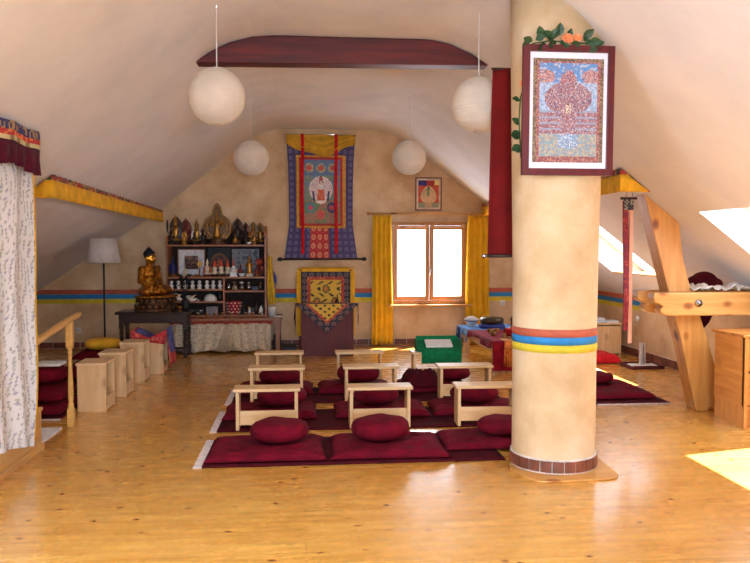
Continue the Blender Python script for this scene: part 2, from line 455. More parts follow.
MB().prism([(x - 3.2, z - .92) for x, z in tie_poly()], 'y', -.07, .065).build('timber', m_timber_h, tb, bevel=.012)
b = MB(); b.tube([(.425, -.07, .12), (.425, -.082, .12)], .035, 16).tube([(.425, -.08, .12), (.425, -.095, .12)], .016, 6)
b.build('bolt', m_chrome, tb, label='round steel bolt head with washer')
tb2 = MB().prism(tie_poly(), 'y', 6.955, 7.08)
tag(tb2.build('tie_beam', m_timber_h, bevel=.012), 'rear twin of the horizontal timber beam, behind the leaning post', 'beam')

CX, CY, CR = 1.765, 5.18, .295
col = thing('column', 'thick round ochre plaster column with red blue and yellow painted bands', 'column', (CX, CY, 0))
s = MB(); n = 56; zs = [.015, .105, .112, .4, .8, .972, 1.6, 2.2, 2.7]
def cr(z): return .292 + .0 * z + (.035 * max(0, (z - 1.2) / 2.1))
vs = []
for z in zs:
    for j in range(n):
        w = 2 * PI * j / n; vs.append((cr(z) * math.cos(w), cr(z) * math.sin(w), z))
for j in range(n):
    w = 2 * PI * j / n; x = cr(3.3) * math.cos(w); vs.append((x, cr(3.3) * math.sin(w), ceil_z(CX + x) - .002))
s.add(vs, [(i * n + j, i * n + (j + 1) % n, (i + 1) * n + (j + 1) % n, (i + 1) * n + j) for i in range(len(zs)) for j in range(n)] + [tuple(range(n - 1, -1, -1)), tuple(range(len(zs) * n, (len(zs) + 1) * n))], 0, True)
s.build('shaft', m_col, col)
for (za, zb, mm, l) in ((.838, .892, m_band_yel, 'yellow'), (.892, .945, m_band_blue, 'blue'), (.945, .998, m_band_red, 'brick red')):
    MB().lathe([(.28, za), (.296, za), (.296, zb), (.28, zb)], n=56).build('painted_band', mm, col, label=l + ' painted band')
grt = MB().lathe([(.25, .013), (.302, .013), (.302, .022), (.298, .022), (.298, .098), (.302, .1), (.302, .11), (.25, .11)], n=56).build('grout', m_grout, col)
t = MB(); nt_ = 23
for k_ in range(nt_):
    a0 = 2 * PI * (k_ + .05) / nt_; a1 = 2 * PI * (k_ + .95) / nt_; vv = []
    for z in (.024, .097):
        for r_ in (.29, .307):
            for q in range(4):
                w = a0 + (a1 - a0) * q / 3; vv.append((r_ * math.cos(w), r_ * math.sin(w), z))
    ff = [(0, 1, 2, 3, 7, 6, 5, 4), (8, 12, 13, 14, 15, 11, 10, 9), (0, 4, 12, 8), (3, 11, 15, 7)]
    ff += [(4 + q, 5 + q, 13 + q, 12 + q) for q in range(3)] + [(q, 8 + q, 9 + q, q + 1) for q in range(3)]
    t.add(vv, ff)
t.build('base_tile', m_tile, grt, label='ring of small terracotta tiles')
MB().prism([(x - CX, y - CY) for x, y in ((1.42, 5.06), (1.455, 4.9), (1.52, 4.77), (1.6, 4.745), (2.0, 4.775), (2.08, 4.8), (2.12, 4.87), (2.14, 5.3), (2.0, 5.44), (1.6, 5.46), (1.45, 5.2))], 'z', 0, .014).build('foot_plate', m_timber_h, col, bevel=.006)

# ------------------------------------------------------------------ camera, light, world
cam = bpy.data.cameras.new('camera'); co = bpy.data.objects.new('camera', cam); COL.objects.link(co); sc.camera = co
cam.sensor_width = 36; cam.lens = 36; cam.clip_start = .05; cam.clip_end = 200
co.location = (0, 0, 1.55); co.rotation_euler = (PI / 2 - math.atan(33.5 / 750), 0, -math.atan(70 / 750))
w = bpy.data.worlds.new('daylight'); sc.world = w; w.use_nodes = True
bg = w.node_tree.nodes['Background']; bg.inputs['Color'].default_value = (.70, .84, 1, 1); bg.inputs['Strength'].default_value = 2.6
sun = bpy.data.lights.new('sun', 'SUN'); sun.energy = 40; sun.angle = .009; sun.color = (1, .99, .96)
so = bpy.data.objects.new('sun', sun); COL.objects.link(so)
so.rotation_euler = Vector((-.42, -.42, -1)).to_track_quat('-Z', 'Y').to_euler()
def area(name, loc, d, sx, sy, e, colr=(1, 1, 1)):
    l = bpy.data.lights.new(name, 'AREA'); l.shape = 'RECTANGLE'; l.size = sx; l.size_y = sy; l.energy = e; l.color = colr
    o = bpy.data.objects.new(name, l); COL.objects.link(o); o.location = loc
    o.rotation_euler = Vector(d).to_track_quat('-Z', 'Y').to_euler(); return o
SKE = [30, 2]
for i, (ya, yb) in enumerate(SKY):
    zc = (sl(SKX0) + .795 * SD + sl(SKX1)) / 2; xc = (SKX0 + .607 * SD + SKX1 + SD / .795 / .764) / 2
    area('skylight_and_added_light', (xc + .06, (ya + yb) / 2, zc + .08), (-.607, 0, -.795), yb - ya - .1, 1.3, SKE[i], (.74, .86, 1))
area('skylight_and_added_light', SL((LX0 + LX1) / 2, (LY0 + LY1) / 2, .38), (.62, 0, -.785), 1.2, 1.6, 290, (.66, .82, 1))  # lamp for the added left skylight, brightens the right slope
area('added_gable_light', (.4, YF - .35, 1.5), (0, 1, 0), 1.8, 1.3, 395, (.66, .82, 1))  # lamp outside the added window behind the camera
area('window_daylight', (1.985, YB + .16, 1.31), (0, -1, 0), 1.2, 1.2, 42, (.80, .90, 1))
sc.view_settings.view_transform = 'Standard'; sc.view_settings.look = 'None'; sc.view_settings.gamma = 1; sc.view_settings.use_curve_mapping = False
sc.view_settings.exposure = .36

#--FURNISH--
# ------------------------------------------------------------------ helpers for furnishings
def hsh(a, b=0, c_=0):
    v = math.sin(a * 127.1 + b * 311.7 + c_ * 74.7) * 43758.5453
    return v - math.floor(v)
def nz(x, y, z=0): return mnoise.noise(Vector((x, y, z)))

# ------------------------------------------------------------------ paper lanterns
def lantern(px, py, zc, label):
    t = thing('paper_lantern', label, 'lantern', (px, py, zc), 0, 'round paper lanterns under the ceiling')
    R = .212; pr = []
    for i in range(97):
        th = PI * (.07 + .86 * i / 96)
        r = R * (1 + .012 * abs(math.sin(PI * i / 4)) ) - .002
        pr.append((r * math.sin(th), -r * math.cos(th)))
    s = MB(); n = 28; vs = [(r * math.cos(2 * PI * j / n), r * math.sin(2 * PI * j / n), z) for r, z in pr for j in range(n)]
    s.add(vs, [(i * n + j, i * n + (j + 1) % n, (i + 1) * n + (j + 1) % n, (i + 1) * n + j) for i in range(96) for j in range(n)], 0, True)
    sh = s.build('lamp_shade', m_lantern, t)
    MB().lathe([(.044, .202), (.05, .202), (.05, .21), (.044, .21)], n=18).build('top_ring', m_white, sh)
    zt = 3.42 - zc
    MB().tube([(0, 0, .1), (0, 0, zt - .03)], .0045, 6).tube([(-.05, 0, .205), (.05, 0, .205)], .003, 5).build('cord', m_plastic, t)
    MB().lathe([(.028, zt - .035), (.03, zt - .005), (.034, zt - .001)], n=14).build('ceiling_rose', m_plastic, t)
lantern(-.65, 5.75, 2.68, 'large near paper lantern hanging left of the red beam, above the left mats')
lantern(1.352, 5.80, 2.665, 'near paper lantern half hidden by the thick column')
lantern(-.64, 9.2, 2.63, 'far paper lantern hanging left of the blue wall hanging')
lantern(1.28, 9.2, 2.66, 'far paper lantern hanging between the wall hanging and the small framed picture')

# ------------------------------------------------------------------ rugs, mats, cushions, benches in the middle
def rug(x0, x1, y0, y1, label, group='long maroon floor rugs', fr='left'):
    t = thing('rug', label, 'rug', (x0, y0, 0), 0, group)
    L, D = x1 - x0, y1 - y0
    rc_ = MB().surf(lambda u, v: (u * L, v * D, .008 + .002 * nz(u * 9, v * 5, x0)), 30, 10).build('rug_cloth', m_maroon_d, t, solid=.01)
    f = MB()
    if fr == 'left':
        n = 44
        for i in range(n):
            y = D * (i + .5) / n; a = .006 * (hsh(i, x0) - .5)
            f.box(-.06 + a, .002, y - D / n * .42, y + D / n * .42, .002, .009)
    else:
        n = 60
        for i in range(n):
            x = L * (i + .5) / n; a = .01 * hsh(i, y0)
            f.box(x - L / n * .42, x + L / n * .42, -.04 + a, .002, .002, .009)
    f.build('fringe', m_fringe, rc_, label='white fringe')
    return t
rug(-.73, 1.45, 5.3, 6.06, 'maroon rug under the nearest row of mats, white fringe at its left end')
rug(-.745, 2.1, 6.33, 7.12, 'maroon rug under the middle row of mats, white fringe at its left end')
rug(-.735, 2.0, 7.44, 8.25, 'maroon rug under the farthest row of mats, white fringe at its left end')

MATS = []
def zabuton(w, d, h, seed, label, loc, rz=0, group='square maroon sitting mats', mat=None):
    def T(u, v):
        e = (1 - abs(u) ** 7) * (1 - abs(v) ** 7); t = max(e, 0) ** .5
        tf = 0
        for a in (-.5, 0, .5):
            for b_ in (-.5, 0, .5):
                if abs(a) + abs(b_) in (0, 1) or (abs(a) == .5 and abs(b_) == .5):
                    dx, dy = (u - a) * w / 2, (v - b_) * d / 2
                    tf += math.exp(-(dx * dx + dy * dy) / .0022)
        return h * t * (1 - .45 * min(tf, 1)) + h * .13 * t * nz(u * 2.3 + seed, v * 2.3, seed) + .009 * t * nz(u * 5 + seed, v * 7 + seed) + .006 * t * nz(u * 11, v * 11 + seed)
    s = MB(); N = 30
    def X(u): return (u + .03 * nz(seed, u * 2, 4)) * w / 2
    s.surf(lambda u, v: ((2 * u - 1) * w / 2 * (1 - .03 * (1 - (2 * v - 1) ** 2)), (2 * v - 1) * d / 2 * (1 - .03 * (1 - (2 * u - 1) ** 2)), h * .2 + .8 * T(2 * u - 1, 2 * v - 1)), N, N)
    s.surf(lambda u, v: ((2 * u - 1) * w / 2 * (1 - .03 * (1 - (2 * v - 1) ** 2)), (2 * v - 1) * d / 2 * (1 - .03 * (1 - (2 * u - 1) ** 2)), h * .2 - .2 * h * max((1 - abs(2 * u - 1) ** 7) * (1 - abs(2 * v - 1) ** 7), 0) ** .5), N, N)
    o = s.build('sitting_mat', mat or m_maroon, loc=loc, rot=(0, 0, rz))
    bm = bmesh.new(); bm.from_mesh(o.data); bmesh.ops.remove_doubles(bm, verts=bm.verts, dist=1e-4); bmesh.ops.recalc_face_normals(bm, faces=bm.faces); bm.to_mesh(o.data); bm.free()
    MATS.append(o); return tag(o, label, 'floor mat', group)
zm = .0155
zabuton(.88, .64, .072, 1, 'maroon sitting mat at the near left corner, front row beside the white fringe', (-.285, 5.65, zm), .0)
zabuton(.88, .64, .072, 2, 'maroon sitting mat in the middle of the nearest row', (.62, 5.65, zm), -.01)
zabuton(.80, .52, .068, 3, 'maroon sitting mat of the nearest row, running behind the column', (1.45, 5.775, zm), .0)
zabuton(.86, .56, .08, 4, 'maroon sitting mat at the left end of the middle row', (-.32, 6.94, zm), .01)
zabuton(.88, .56, .08, 5, 'maroon sitting mat in the centre of the middle row', (.70, 6.94, zm), .0)
zabuton(.86, .56, .08, 6, 'maroon sitting mat at the right end of the middle row, near the column', (1.60, 6.94, zm), -.02)
zabuton(.82, .56, .08, 7, 'maroon sitting mat at the left end of the farthest row', (-.32, 8.08, zm), .0)
zabuton(.80, .56, .08, 8, 'maroon sitting mat in the centre of the farthest row', (.53, 8.08, zm), .0)
zabuton(.80, .56, .08, 9, 'maroon sitting mat at the right end of the farthest row, before the green draped bench', (1.38, 8.08, zm), .02)

def rest_z(loc, r):
    best = 0
    for o in MATS:
        for q in o.data.vertices:
            p = o.matrix_basis @ q.co
            if (p.x - loc[0]) ** 2 + (p.y - loc[1]) ** 2 < (r * .7) ** 2: best = max(best, p.z)
    return best
def zafu(r, h, seed, label, loc, rz=0, group='round maroon meditation cushions', mat=None, sy=.92):
    s = MB(); pr = []
    for i in range(21):
        a = -PI / 2 + PI * i / 20
        pr.append((r * max(math.cos(a), 0) ** .55 + .0005, h / 2 + h / 2 * math.copysign(abs(math.sin(a)) ** .9, math.sin(a))))
    n = 48; vs = []
    for i, (q, z) in enumerate(pr):
        for j in range(n):
            w_ = 2 * PI * j / n; side = math.sin(PI * i / 20)
            rr = q * (1 + .012 * side * math.cos(18 * w_ + seed) + .03 * nz(math.cos(w_) * 1.2 + seed, math.sin(w_) * 1.2, z * 6))
            vs.append((rr * math.cos(w_), rr * math.sin(w_) * sy, z + .012 * (i > 11) * nz(math.cos(w_) * q * 8 + seed, math.sin(w_) * q * 8)))
    s.add(vs, [(i * n + j, i * n + (j + 1) % n, (i + 1) * n + (j + 1) % n, (i + 1) * n + j) for i in range(20) for j in range(n)] + [tuple(range(n - 1, -1, -1)), tuple(range(20 * n, 21 * n))], 0, True)
    return tag(s.build('meditation_cushion', mat or m_maroon, loc=(loc[0], loc[1], rest_z(loc, r) - .001), rot=(0, 0, rz)), label, 'cushion', group)
zz = .088
zafu(.222, .155, 1, 'round maroon cushion on the near left mat', (-.2, 5.69, zz))
zafu(.228, .16, 2, 'round maroon cushion on the middle mat of the nearest row', (.57, 5.69, zz), .4)
zafu(.215, .125, 3, 'round maroon cushion cut off by the column, nearest row', (1.56, 5.78, zz), .8)
zafu(.23, .15, 4, 'round maroon cushion seen through the near left bench', (-.22, 6.97, zz - .004), .2)
zafu(.225, .15, 5, 'round maroon cushion seen through the near middle bench', (.66, 6.97, zz - .004), .9)
zafu(.235, .15, 6, 'round maroon cushion seen through the near right bench by the column', (1.60, 6.97, zz - .004), .5)
zafu(.225, .14, 7, 'round maroon cushion at the far left, below the second left bench', (-.27, 8.1, zz - .004), .3)
zafu(.23, .18, 8, 'plump maroon cushion in the middle of the farthest row, beyond the second middle bench', (.57, 8.1, zz - .004), .1)
zafu(.19, .13, 9, 'maroon cushion at the right of the farthest row, beyond the second right bench', (1.64, 8.16, zz - .004), .6)

def blanket(name, w, d, h, seed, loc, label, mat, rz=0, cat='blanket', group=None):
    s = MB(); N = 26
    def P(u, v):
        a, b_ = 2 * u - 1, 2 * v - 1; e = max((1 - abs(a) ** 4) * (1 - abs(b_) ** 4), 0) ** .5
        f = .5 + .3 * nz(a * 1.5 + seed, b_ * 1.5, seed) + .28 * abs(nz(a * 3.1, b_ * 3.1 + seed)) + .08 * nz(a * 9, b_ * 9, seed)
        return (a * w / 2 * (1 + .12 * nz(b_ * 2, seed)), b_ * d / 2 * (1 + .12 * nz(a * 2, seed + 3)), h * e * f * 1.5 + .004)
    s.surf(P, N, N); s.surf(lambda u, v: (P(u, v)[0], P(u, v)[1], .002), N, N)
    o = s.build(name, mat, loc=loc, rot=(0, 0, rz))
    return tag(o, label, cat, group)
blanket('blanket', .40, .42, .15, 3, (1.24, 7.95, .097), 'crumpled dark maroon blanket heaped on the far right mat', m_maroon_d)

def bench(label, loc, rz=0, first=[]):
    g = 'low pine benches standing before the mats'
    if first: return dup(first[0], loc, rz, label, g)
    t = thing('low_bench', label, 'bench', loc, rz, g)
    W, D, Hh = .56, .215, .352
    MB().box(-W / 2, W / 2, 0, D, Hh - .026, Hh).build('bench_top', m_pine, t, bevel=.004)
    for sx in (-1, 1):
        a, b_ = sorted((sx * (W / 2 - .02), sx * (W / 2 - .048)))
        MB().box(a, b_, .015, D - .015, 0, Hh - .026).build('leg', m_pine_v, t, bevel=.003)
    MB().box(-W / 2 + .048, W / 2 - .048, .06, .082, .035, .155).build('stretcher', m_pine, t, bevel=.003)
    first.append(t); return t
zr = .0145
bench('near left pine bench, just beyond the near left mat', (-.325, 6.31, zr))
bench('near middle pine bench, just beyond the middle mat of the front row', (.635, 6.30, zr))
bench('near right pine bench, its right end against the column edge', (1.565, 6.29, zr), -.03)
bench('second pine bench of the left file, between the near and the far one', (-.285, 7.42, zr))
bench('second pine bench of the middle file, between the near and the far one', (.655, 7.42, zr))
bench('second pine bench of the right file, in front of the green draped bench', (1.61, 7.38, zr), -.02)
bench('farthest pine bench of the left file, in front of the floral altar cloth', (-.30, 8.6, 0))
bench('farthest pine bench of the middle file, in front of the maroon throne', (.625, 8.58, 0))
bench('farthest pine bench of the right file, covered by the green book rest', (1.50, 8.5, 0))

# green covered book rest with papers
t = thing('book_rest', 'green cloth covered slanted book rest on the far right bench', 'book rest', (1.535, 8.5, .353))
MB().prism([(.0, 0.0), (.25, 0), (.25, .115), (.0, .02)], 'x', -.235, .26).build('slope', m_green, t, bevel=.006)
MB().prism([(.20, .1), (.25, .12), (.25, .16), (.235, .16)], 'x', -.235, .26).box(-.25, -.235, .02, .25, .0, .13).box(.26, .275, .02, .25, .0, .13).build('rim', m_green, t, bevel=.004)
MB().surf(lambda u, v: (-.205 + .47 * u, -.012 - .006 * math.sin(u * 17) * (1 - v), .022 - .155 * (1 - v)), 24, 8).build('front_drape', m_green, t, solid=.005)
MB().prism([(.05, .045), (.20, .102), (.20, .122), (.05, .064)], 'x', -.13, .18).build('paper_stack', m_paper, None, loc=(1.525, 8.498, .353))
tag(bpy.data.objects['paper_stack'], 'white loose pages lying on the green book rest', 'papers')

# ------------------------------------------------------------------ left side: stands, mats, rail, curtain
def stand(label, loc, rz=0, hs=1, first=[]):
    g = 'tall pine stands along the left aisle'
    if first:
        r = dup(first[0], loc, rz, label, g); r.scale = (1, 1, hs); return r
    t = thing('pine_stand', label, 'stand', loc, rz, g)
    W, D, Hh = .27, .34, .465
    MB().box(-W / 2 - .012, W / 2, -.008, D, Hh - .022, Hh).build('stand_top', m_pine_y, t, bevel=.003)
    for a in (0, D - .022):
        MB().box(-W / 2, W / 2 - .004, a, a + .022, 0, Hh - .022).build('end_panel', m_pine_v, t, bevel=.002)
    MB().box(W / 2 - .03, W / 2 - .006, .022, D - .022, .012, .14).build('side_rail', m_pine_y, t, bevel=.002)
    first.append(t); return t
stand('nearest pine stand beside the stair rail', (-2.01, 7.25, 0))
stand('second pine stand from the stair rail', (-1.99, 7.96, 0))
stand('third pine stand from the stair rail, next to the cloth covered one', (-1.98, 8.8, 0), .02)
stand('pine stand under the red and blue cloth, nearest the dark altar table', (-1.87, 9.38, 0), .03, .93)
cl = MB()
def vcol(u, v):
    e = min(u * .47, (1 - u) * .47 + .1, v * .4)
    if v < .28 or u > .9 or u < .05:
        return (180, 32, 40) if hsh(int(u * 40), int(v * 20)) > .25 else (214, 110, 90)
    return (52, 66, 138) if hsh(int(u * 30), int(v * 18), 2) > .35 else (120, 120, 190)
def vp(u, v):
    y = -.03 + .40 * max(0, v - .2) / .8
    if u < .7:
        q = u / .7; x = -.25 + .42 * q; e = abs(2 * q - 1); z = .448 + .10 * e
        if v < .2: z -= (1 - v / .2) * (.05 + .13 * e)
    else:
        q = (u - .7) / .3; x = .17 + .05 * q + .012 * math.sin(v * 9) * q; z = .548 - .46 * q + .03 * v
    return (x, y, z)
cl.surf(vp, 44, 16, col=vcol)
tag(cl.build('brocade_cloth', m_brocade, loc=(-1.87, 9.38, 0), solid=.004), 'red bordered blue brocade cloth draped over the fourth pine stand', 'cloth')

rug(-2.85, -2.2, 6.95, 7.9, 'dark maroon rug left of the pine stands with a white fringed near edge', 'rugs along the left aisle', 'front')
zabuton(.62, .7, .1, 21, 'maroon mat at the bottom of the stack behind the stair rail', (-2.53, 7.36, zm), 0, 'maroon mats along the left aisle')
zabuton(.6, .66, .12, 22, 'maroon mat lying second in the stack behind the stair rail', (-2.54, 7.37, zm + .118), .05, 'maroon mats along the left aisle')
zafu(.24, .17, 23, 'dark round cushion on top of the stack behind the stair rail', (-2.53, 7.42, zm + .205), .2, 'round maroon meditation cushions')
zabuton(.62, .7, .09, 24, 'maroon mat beside the second pine stand', (-2.52, 8.5, .0), 0, 'maroon mats along the left aisle')
zafu(.24, .15, 25, 'round maroon cushion beside the second pine stand', (-2.5, 8.5, .078), .4)
for k_, (lab, z_) in enumerate((('maroon mat at the bottom of the stack under the yellow cushion', .0), ('maroon mat in the middle of the stack under the yellow cushion', .097), ('topmost maroon mat of the stack, directly under the yellow cushion', .194))):
    zabuton(.62, .66, .085, 26 + k_, lab, (-2.52, 9.60 + .01 * k_, z_), .03 * k_, 'maroon mats along the left aisle')
zafu(.215, .14, 37, 'round mustard yellow cushion near the floor lamp', (-2.52, 9.62, .078), .4, 'round meditation cushions on the left', m_yellow_c)
tag(MB().box(-.12, .12, -.1, .1, 0, .03).build('folded_cloth', m_paper, loc=(-2.42, 7.36, bpy.data.objects['meditation_cushion.009'].location.z + .172), bevel=.008), 'white folded cloth on the cushion stack behind the stair rail', 'cloth')

rl = thing('stair_rail', 'yellow varnished handrail with one turned baluster at the stair opening', 'railing', (-2.03, 6.68, 0))
MB().tube([(0, .30, .955), (0, .24, .950), (0, 0, .930), (0, -.6, .865), (0, -1.35, .78)], [.02, .028, .029, .029, .029], 14).build('handrail', m_rail, rl)
bl = MB(); bl.box(-.028, .028, -.028, .028, 0, .15).box(-.028, .028, -.028, .028, .70, .91)
bl.lathe([(.036, .15), (.03, .17), (.034, .19), (.022, .21), (.028, .24), (.031, .3), (.027, .4), (.022, .5), (.019, .6), (.018, .63), (.028, .65), (.02, .665), (.032, .685), (.036, .70)], n=18)
bl.v = [(x * (.78 if .1505 < z < .6995 else 1), y * (.78 if .1505 < z < .6995 else 1), z) for x, y, z in bl.v]
bl.build('baluster', m_rail, rl, bevel=.004)

def flower(u, v):
    a, b_ = u * 30, v * 76
    b_ += 3 * hsh(math.floor(a), 9) + .5 * math.sin(u * 40); a += .35 * math.sin(v * 31 + 2 * math.sin(u * 20)); i, j = math.floor(a), math.floor(b_)
    h = hsh(i, j); fx, fy = a - i - .5 - .3 * (hsh(i, j, 1) - .5), b_ - j - .5
    if h > .45 and abs(fx) + abs(fy) * .8 < .36: return (176, 176, 192) if h > .72 else (190, 192, 184)
    if h > .3 and abs(fx - .15 * fy) < .12: return (170, 172, 164)
    return (232, 230, 232)
cu = thing('stair_curtain', 'white floral curtain hanging at the left edge over the stairwell', 'curtain', (-1.962, 4.2, 0))
L = 1.47
def cfold(u, v, amp=.035, k=8): return amp * math.sin(u * k * 2 * PI / 2 + 1.5 * math.sin(v * 2.2)) * (.4 + .6 * (1 - v)) + .012 * nz(u * 14, v * 3)
MB().surf(lambda u, v: (cfold(u, v) - .01, L * u * (1 - .035 * (1 - v)) , .41 + .012 * math.sin(u * 9) - .31 * u + v * (1.74 + .31 * u)), 200, 300, col=flower).build('curtain_cloth', m_brocade, cu, solid=.003)
MB().surf(lambda u, v: (cfold(1, v) - .01 + .004, (L * (1 - .035 * (1 - v))) - .006 + .02 * u, .15 + v * 1.97), 2, 30).build('edge_trim', m_yellow_c, cu, solid=.004, label='narrow yellow edge trim')
va = thing('curtain_valance', 'maroon valance with blue red and gold brocade bands above the floral curtain', 'valance', (-1.90, 4.2, 0))
def vz(u): return 2.085 + .02 * math.sin(u * 12)
def vf(u, v): return .018 * math.sin(u * 60) * (1 - v) + .008 * math.sin(u * 23)
MB().surf(lambda u, v: (vf(u, v), 1.46 * u, vz(u) + v * (2.255 - vz(u))), 110, 8).build('valance_cloth', cloth('dark_maroon_velvet', (78, 14, 34), .15), va, solid=.004)
def bnd(z0, z1, cf, nm, lab, off):
    MB().surf(lambda u, v: (vf(u, 1) + off + .004 * math.sin(u * 60), 1.46 * u - .001, z0 + v * (z1 - z0) + .006 * math.sin(u * 21)), 110, 4, col=cf).build(nm, m_brocade, va, solid=.005, label=lab)
bnd(2.25, 2.285, lambda u, v: (206, 190, 140) if hsh(int(u * 60), 3) > .3 else (150, 120, 80), 'brocade_band', 'pale gold brocade band', .004)
bnd(2.28, 2.315, lambda u, v: (190, 44, 40) if hsh(int(u * 50), int(v * 2)) > .3 else (226, 120, 60), 'brocade_band', 'red brocade band', .005)
bnd(2.31, 2.375, lambda u, v: (44, 46, 104) if hsh(int(u * 60), int(v * 3)) > .35 else (176, 140, 84), 'brocade_band', 'blue and gold brocade band', .004)

def yellow_valance(label, pts, z0, z1, drop=0):
    """pleated cloth along a plan polyline, with a brocade strip along the top"""
    t = thing('valance', label, 'valance', (pts[0][0], pts[0][1], 0), 0, 'yellow valances along the roof purlins')
    o = Vector((pts[0][0], pts[0][1])); P = [Vector(p_) - o for p_ in pts]
    ls = [(b_ - a).length for a, b_ in zip(P, P[1:])]; T = sum(ls)
    def at(s_):
        for (a, b_, l) in zip(P, P[1:], ls):
            if s_ <= l + 1e-6: d_ = (b_ - a).normalized(); return a + d_ * s_, Vector((-d_.y, d_.x))
            s_ -= l
        return P[-1], Vector((0, 1))
    def ctop(x): return min(z1, ceil_z(x + o.x) - .012)
    def F(u, v, off, za, zb):
        p_, n_ = at(u * T); k_ = .008 * math.sin(u * T * 42) + .004 * math.sin(u * T * 97)
        q = p_ + n_ * (k_ * (1 - .6 * v) + off)
        tp = ctop(q.x)
        lo = min(za, tp - .01); hi = min(zb, tp)
        return (q.x, q.y, lo + (hi - lo) * v + drop * u)
    MB().surf(lambda u, v: F(u, v, 0, z0, z1 - .05), 420, 3).build('valance_cloth', m_yellow_c, t, solid=.004)
    MB().surf(lambda u, v: F(u, v, .004, z1 - .055, z1), 420, 2, col=lambda u, v: [(176, 52, 40), (196, 150, 80), (70, 84, 60), (150, 60, 48)][int(hsh(int(u * 200), int(v * 2)) * 4)]).build('brocade_strip', m_brocade, t, solid=.004, label='red and gold brocade strip')
    return t
yellow_valance('pleated yellow valance along the left roof slope above the floor lamp', [(-2.36, 6.76), (-2.17, 6.75), (-2.195, 11.92)], 1.985, 2.19, -.035)
yellow_valance('pleated yellow valance along the right roof slope, behind the column', [(3.13, 6.6), (2.85, 6.6), (2.85, 11.92)], 2.06, 2.27)

# ------------------------------------------------------------------ back wall: hanging scroll, curtains, small picture
def medallion(u, v, a, b, base, motif, r=.33):
    x, y = u * a, v * b; i, j = math.floor(x), math.floor(y)
    d = math.hypot(x - i - .5, y - j - .5)
    if d < r and (d > r * .55 or d < r * .3): return motif
    if abs(x - i) < .1 and abs(y - j) < .1: return motif
    return base
th = thing('wall_hanging', 'tall blue brocade scroll painting on the back wall with yellow veil and red streamers', 'wall hanging', (.255, 11.9, 1.375))
ZT = 1.945
def half(v):   # half width along the height
    if v < .28: return .5 + .075 * (1 - v / .28)
    return .5 + .045 * ((v - .28) / .72) ** 3
def wav(u, v): return .006 * math.sin(u * 9 + v * 4) * (1 - v)
def bcol(u, v):
    if v < .285 and .34 < u < .62: return medallion((u - .34) / .28, v / .285, 3, 4, (186, 44, 48), (222, 150, 110))
    return medallion(u, v, 11, 19, (66, 58, 108), (116, 108, 146))
MB().surf(lambda u, v: ((2 * u - 1) * half(v), wav(u, v), v * ZT), 110, 190, col=bcol).build('brocade_mount', m_brocade, th, solid=.006)
def brd(name, x, z0, z1, y, c0, c1, lab):
    o = MB().surf(lambda u, v: ((2 * u - 1) * x, y, z0 + v * (z1 - z0)), 40, 70, col=lambda u, v: c0 if hsh(int(u * 40), int(v * 70)) > .3 else c1).build(name, m_brocade, th, solid=.004, label=lab); return o
brd('inner_border', .39, .49, 1.63, -.010, (214, 160, 56), (196, 128, 44), 'gold inner border')
brd('inner_border', .34, .525, 1.60, -.0145, (190, 48, 44), (160, 40, 44), 'red inner border')
def deity(u, v):
    x, y = (u - .5) * 2, (v - .5) * 2
    d = math.hypot((x - 0) / .62, (y - .08) / .40)
    # central figure
    if abs(x) < .05 and .2 < y < .34: return (238, 214, 200)
    if math.hypot(x / .10, (y - .36) / .14) < 1: return (196, 72, 60) if hsh(int(u * 60), int(v * 80)) > .4 else (90, 120, 110)
    if math.hypot(x / .16, (y - .16) / .1) < 1: return (240, 232, 226)
    if abs(x) < .2 - .1 * (y + .3) and -.28 < y < .1: return (206, 92, 68) if hsh(int(u * 50), int(v * 60), 1) > .3 else (232, 150, 110)
    if math.hypot(x / .26, (y + .32) / .06) < 1: return (244, 226, 220)
    if abs(abs(x) - (.36 - .5 * (y + .25) * -.4)) < .05 and -.3 < y < .02: return (50, 60, 110)
    if d < 1: return (226, 206, 208) if d < .93 else (236, 226, 200)
    q = nz(x * 3, y * 3, 2)
    if y < -.3:
        for (cx_, cy_, cc) in ((-.55, -.5, (86, 150, 160)), (.55, -.5, (60, 70, 110)), (0, -.72, (196, 110, 90))):
            dd = math.hypot((x - cx_) / .24, (y - cy_) / .17)
            if dd < .5: return (208, 88, 96)
            if dd < 1: return cc
        return (116, 138, 104) if q > 0 else (168, 126, 106)
    if y > .5:
        for cx_ in (-.62, 0, .62):
            dd = math.hypot((x - cx_) / .26, (y - .74) / .15)
            if dd < .55: return (202, 92, 78)
            if dd < 1: return (206, 176, 130) if hsh(int(u * 60), int(v * 80)) > .4 else (100, 150, 150)
        return (100, 132, 172)
    return (120, 146, 166) if q > .05 else (132, 150, 134)
def deity2(u, v):
    c_ = deity(u, v); h = hsh(int(u * 84), int(v * 130), 7)
    k_ = .8 if h > .8 else (1.18 if h < .18 else 1)
    return tuple(min(255, q * k_) for q in c_) if h < .93 else (150, 80, 70)
MB().surf(lambda u, v: (.30 * (2 * u - 1), -.019, .56 + v * 1.0), 84, 130, col=deity2).build('painting', m_paint, th, solid=.004)
def veil(u, v):
    x = (2 * u - 1) * .54; d_ = .14 + .19 * (1 - abs(2 * u - 1) ** 1.5) + .02 * math.sin(u * 13)
    return (x, -.045 - .016 * math.sin(v * 20 - 9 * abs(2 * u - 1) ** 1.5), ZT - (1 - v) * d_)
MB().surf(veil, 50, 20).build('veil', cloth('mustard_silk', (206, 158, 52), .12, 6), th, solid=.004, label='draped yellow silk veil')
for x_ in (-.29, .235):
    MB().surf(lambda u, v: (x_ + (u - .5) * .05 + .004 * math.sin(v * 9), -.062 - .004 * math.sin(v * 20), .08 + v * (ZT - .07)), 3, 40).build('streamer', m_red, th, solid=.003, label='long narrow red streamer')
dw = MB().tube([(-.63, 0, -.002), (.67, 0, .002)], .016, 10).build('dowel', m_darkwood, th)
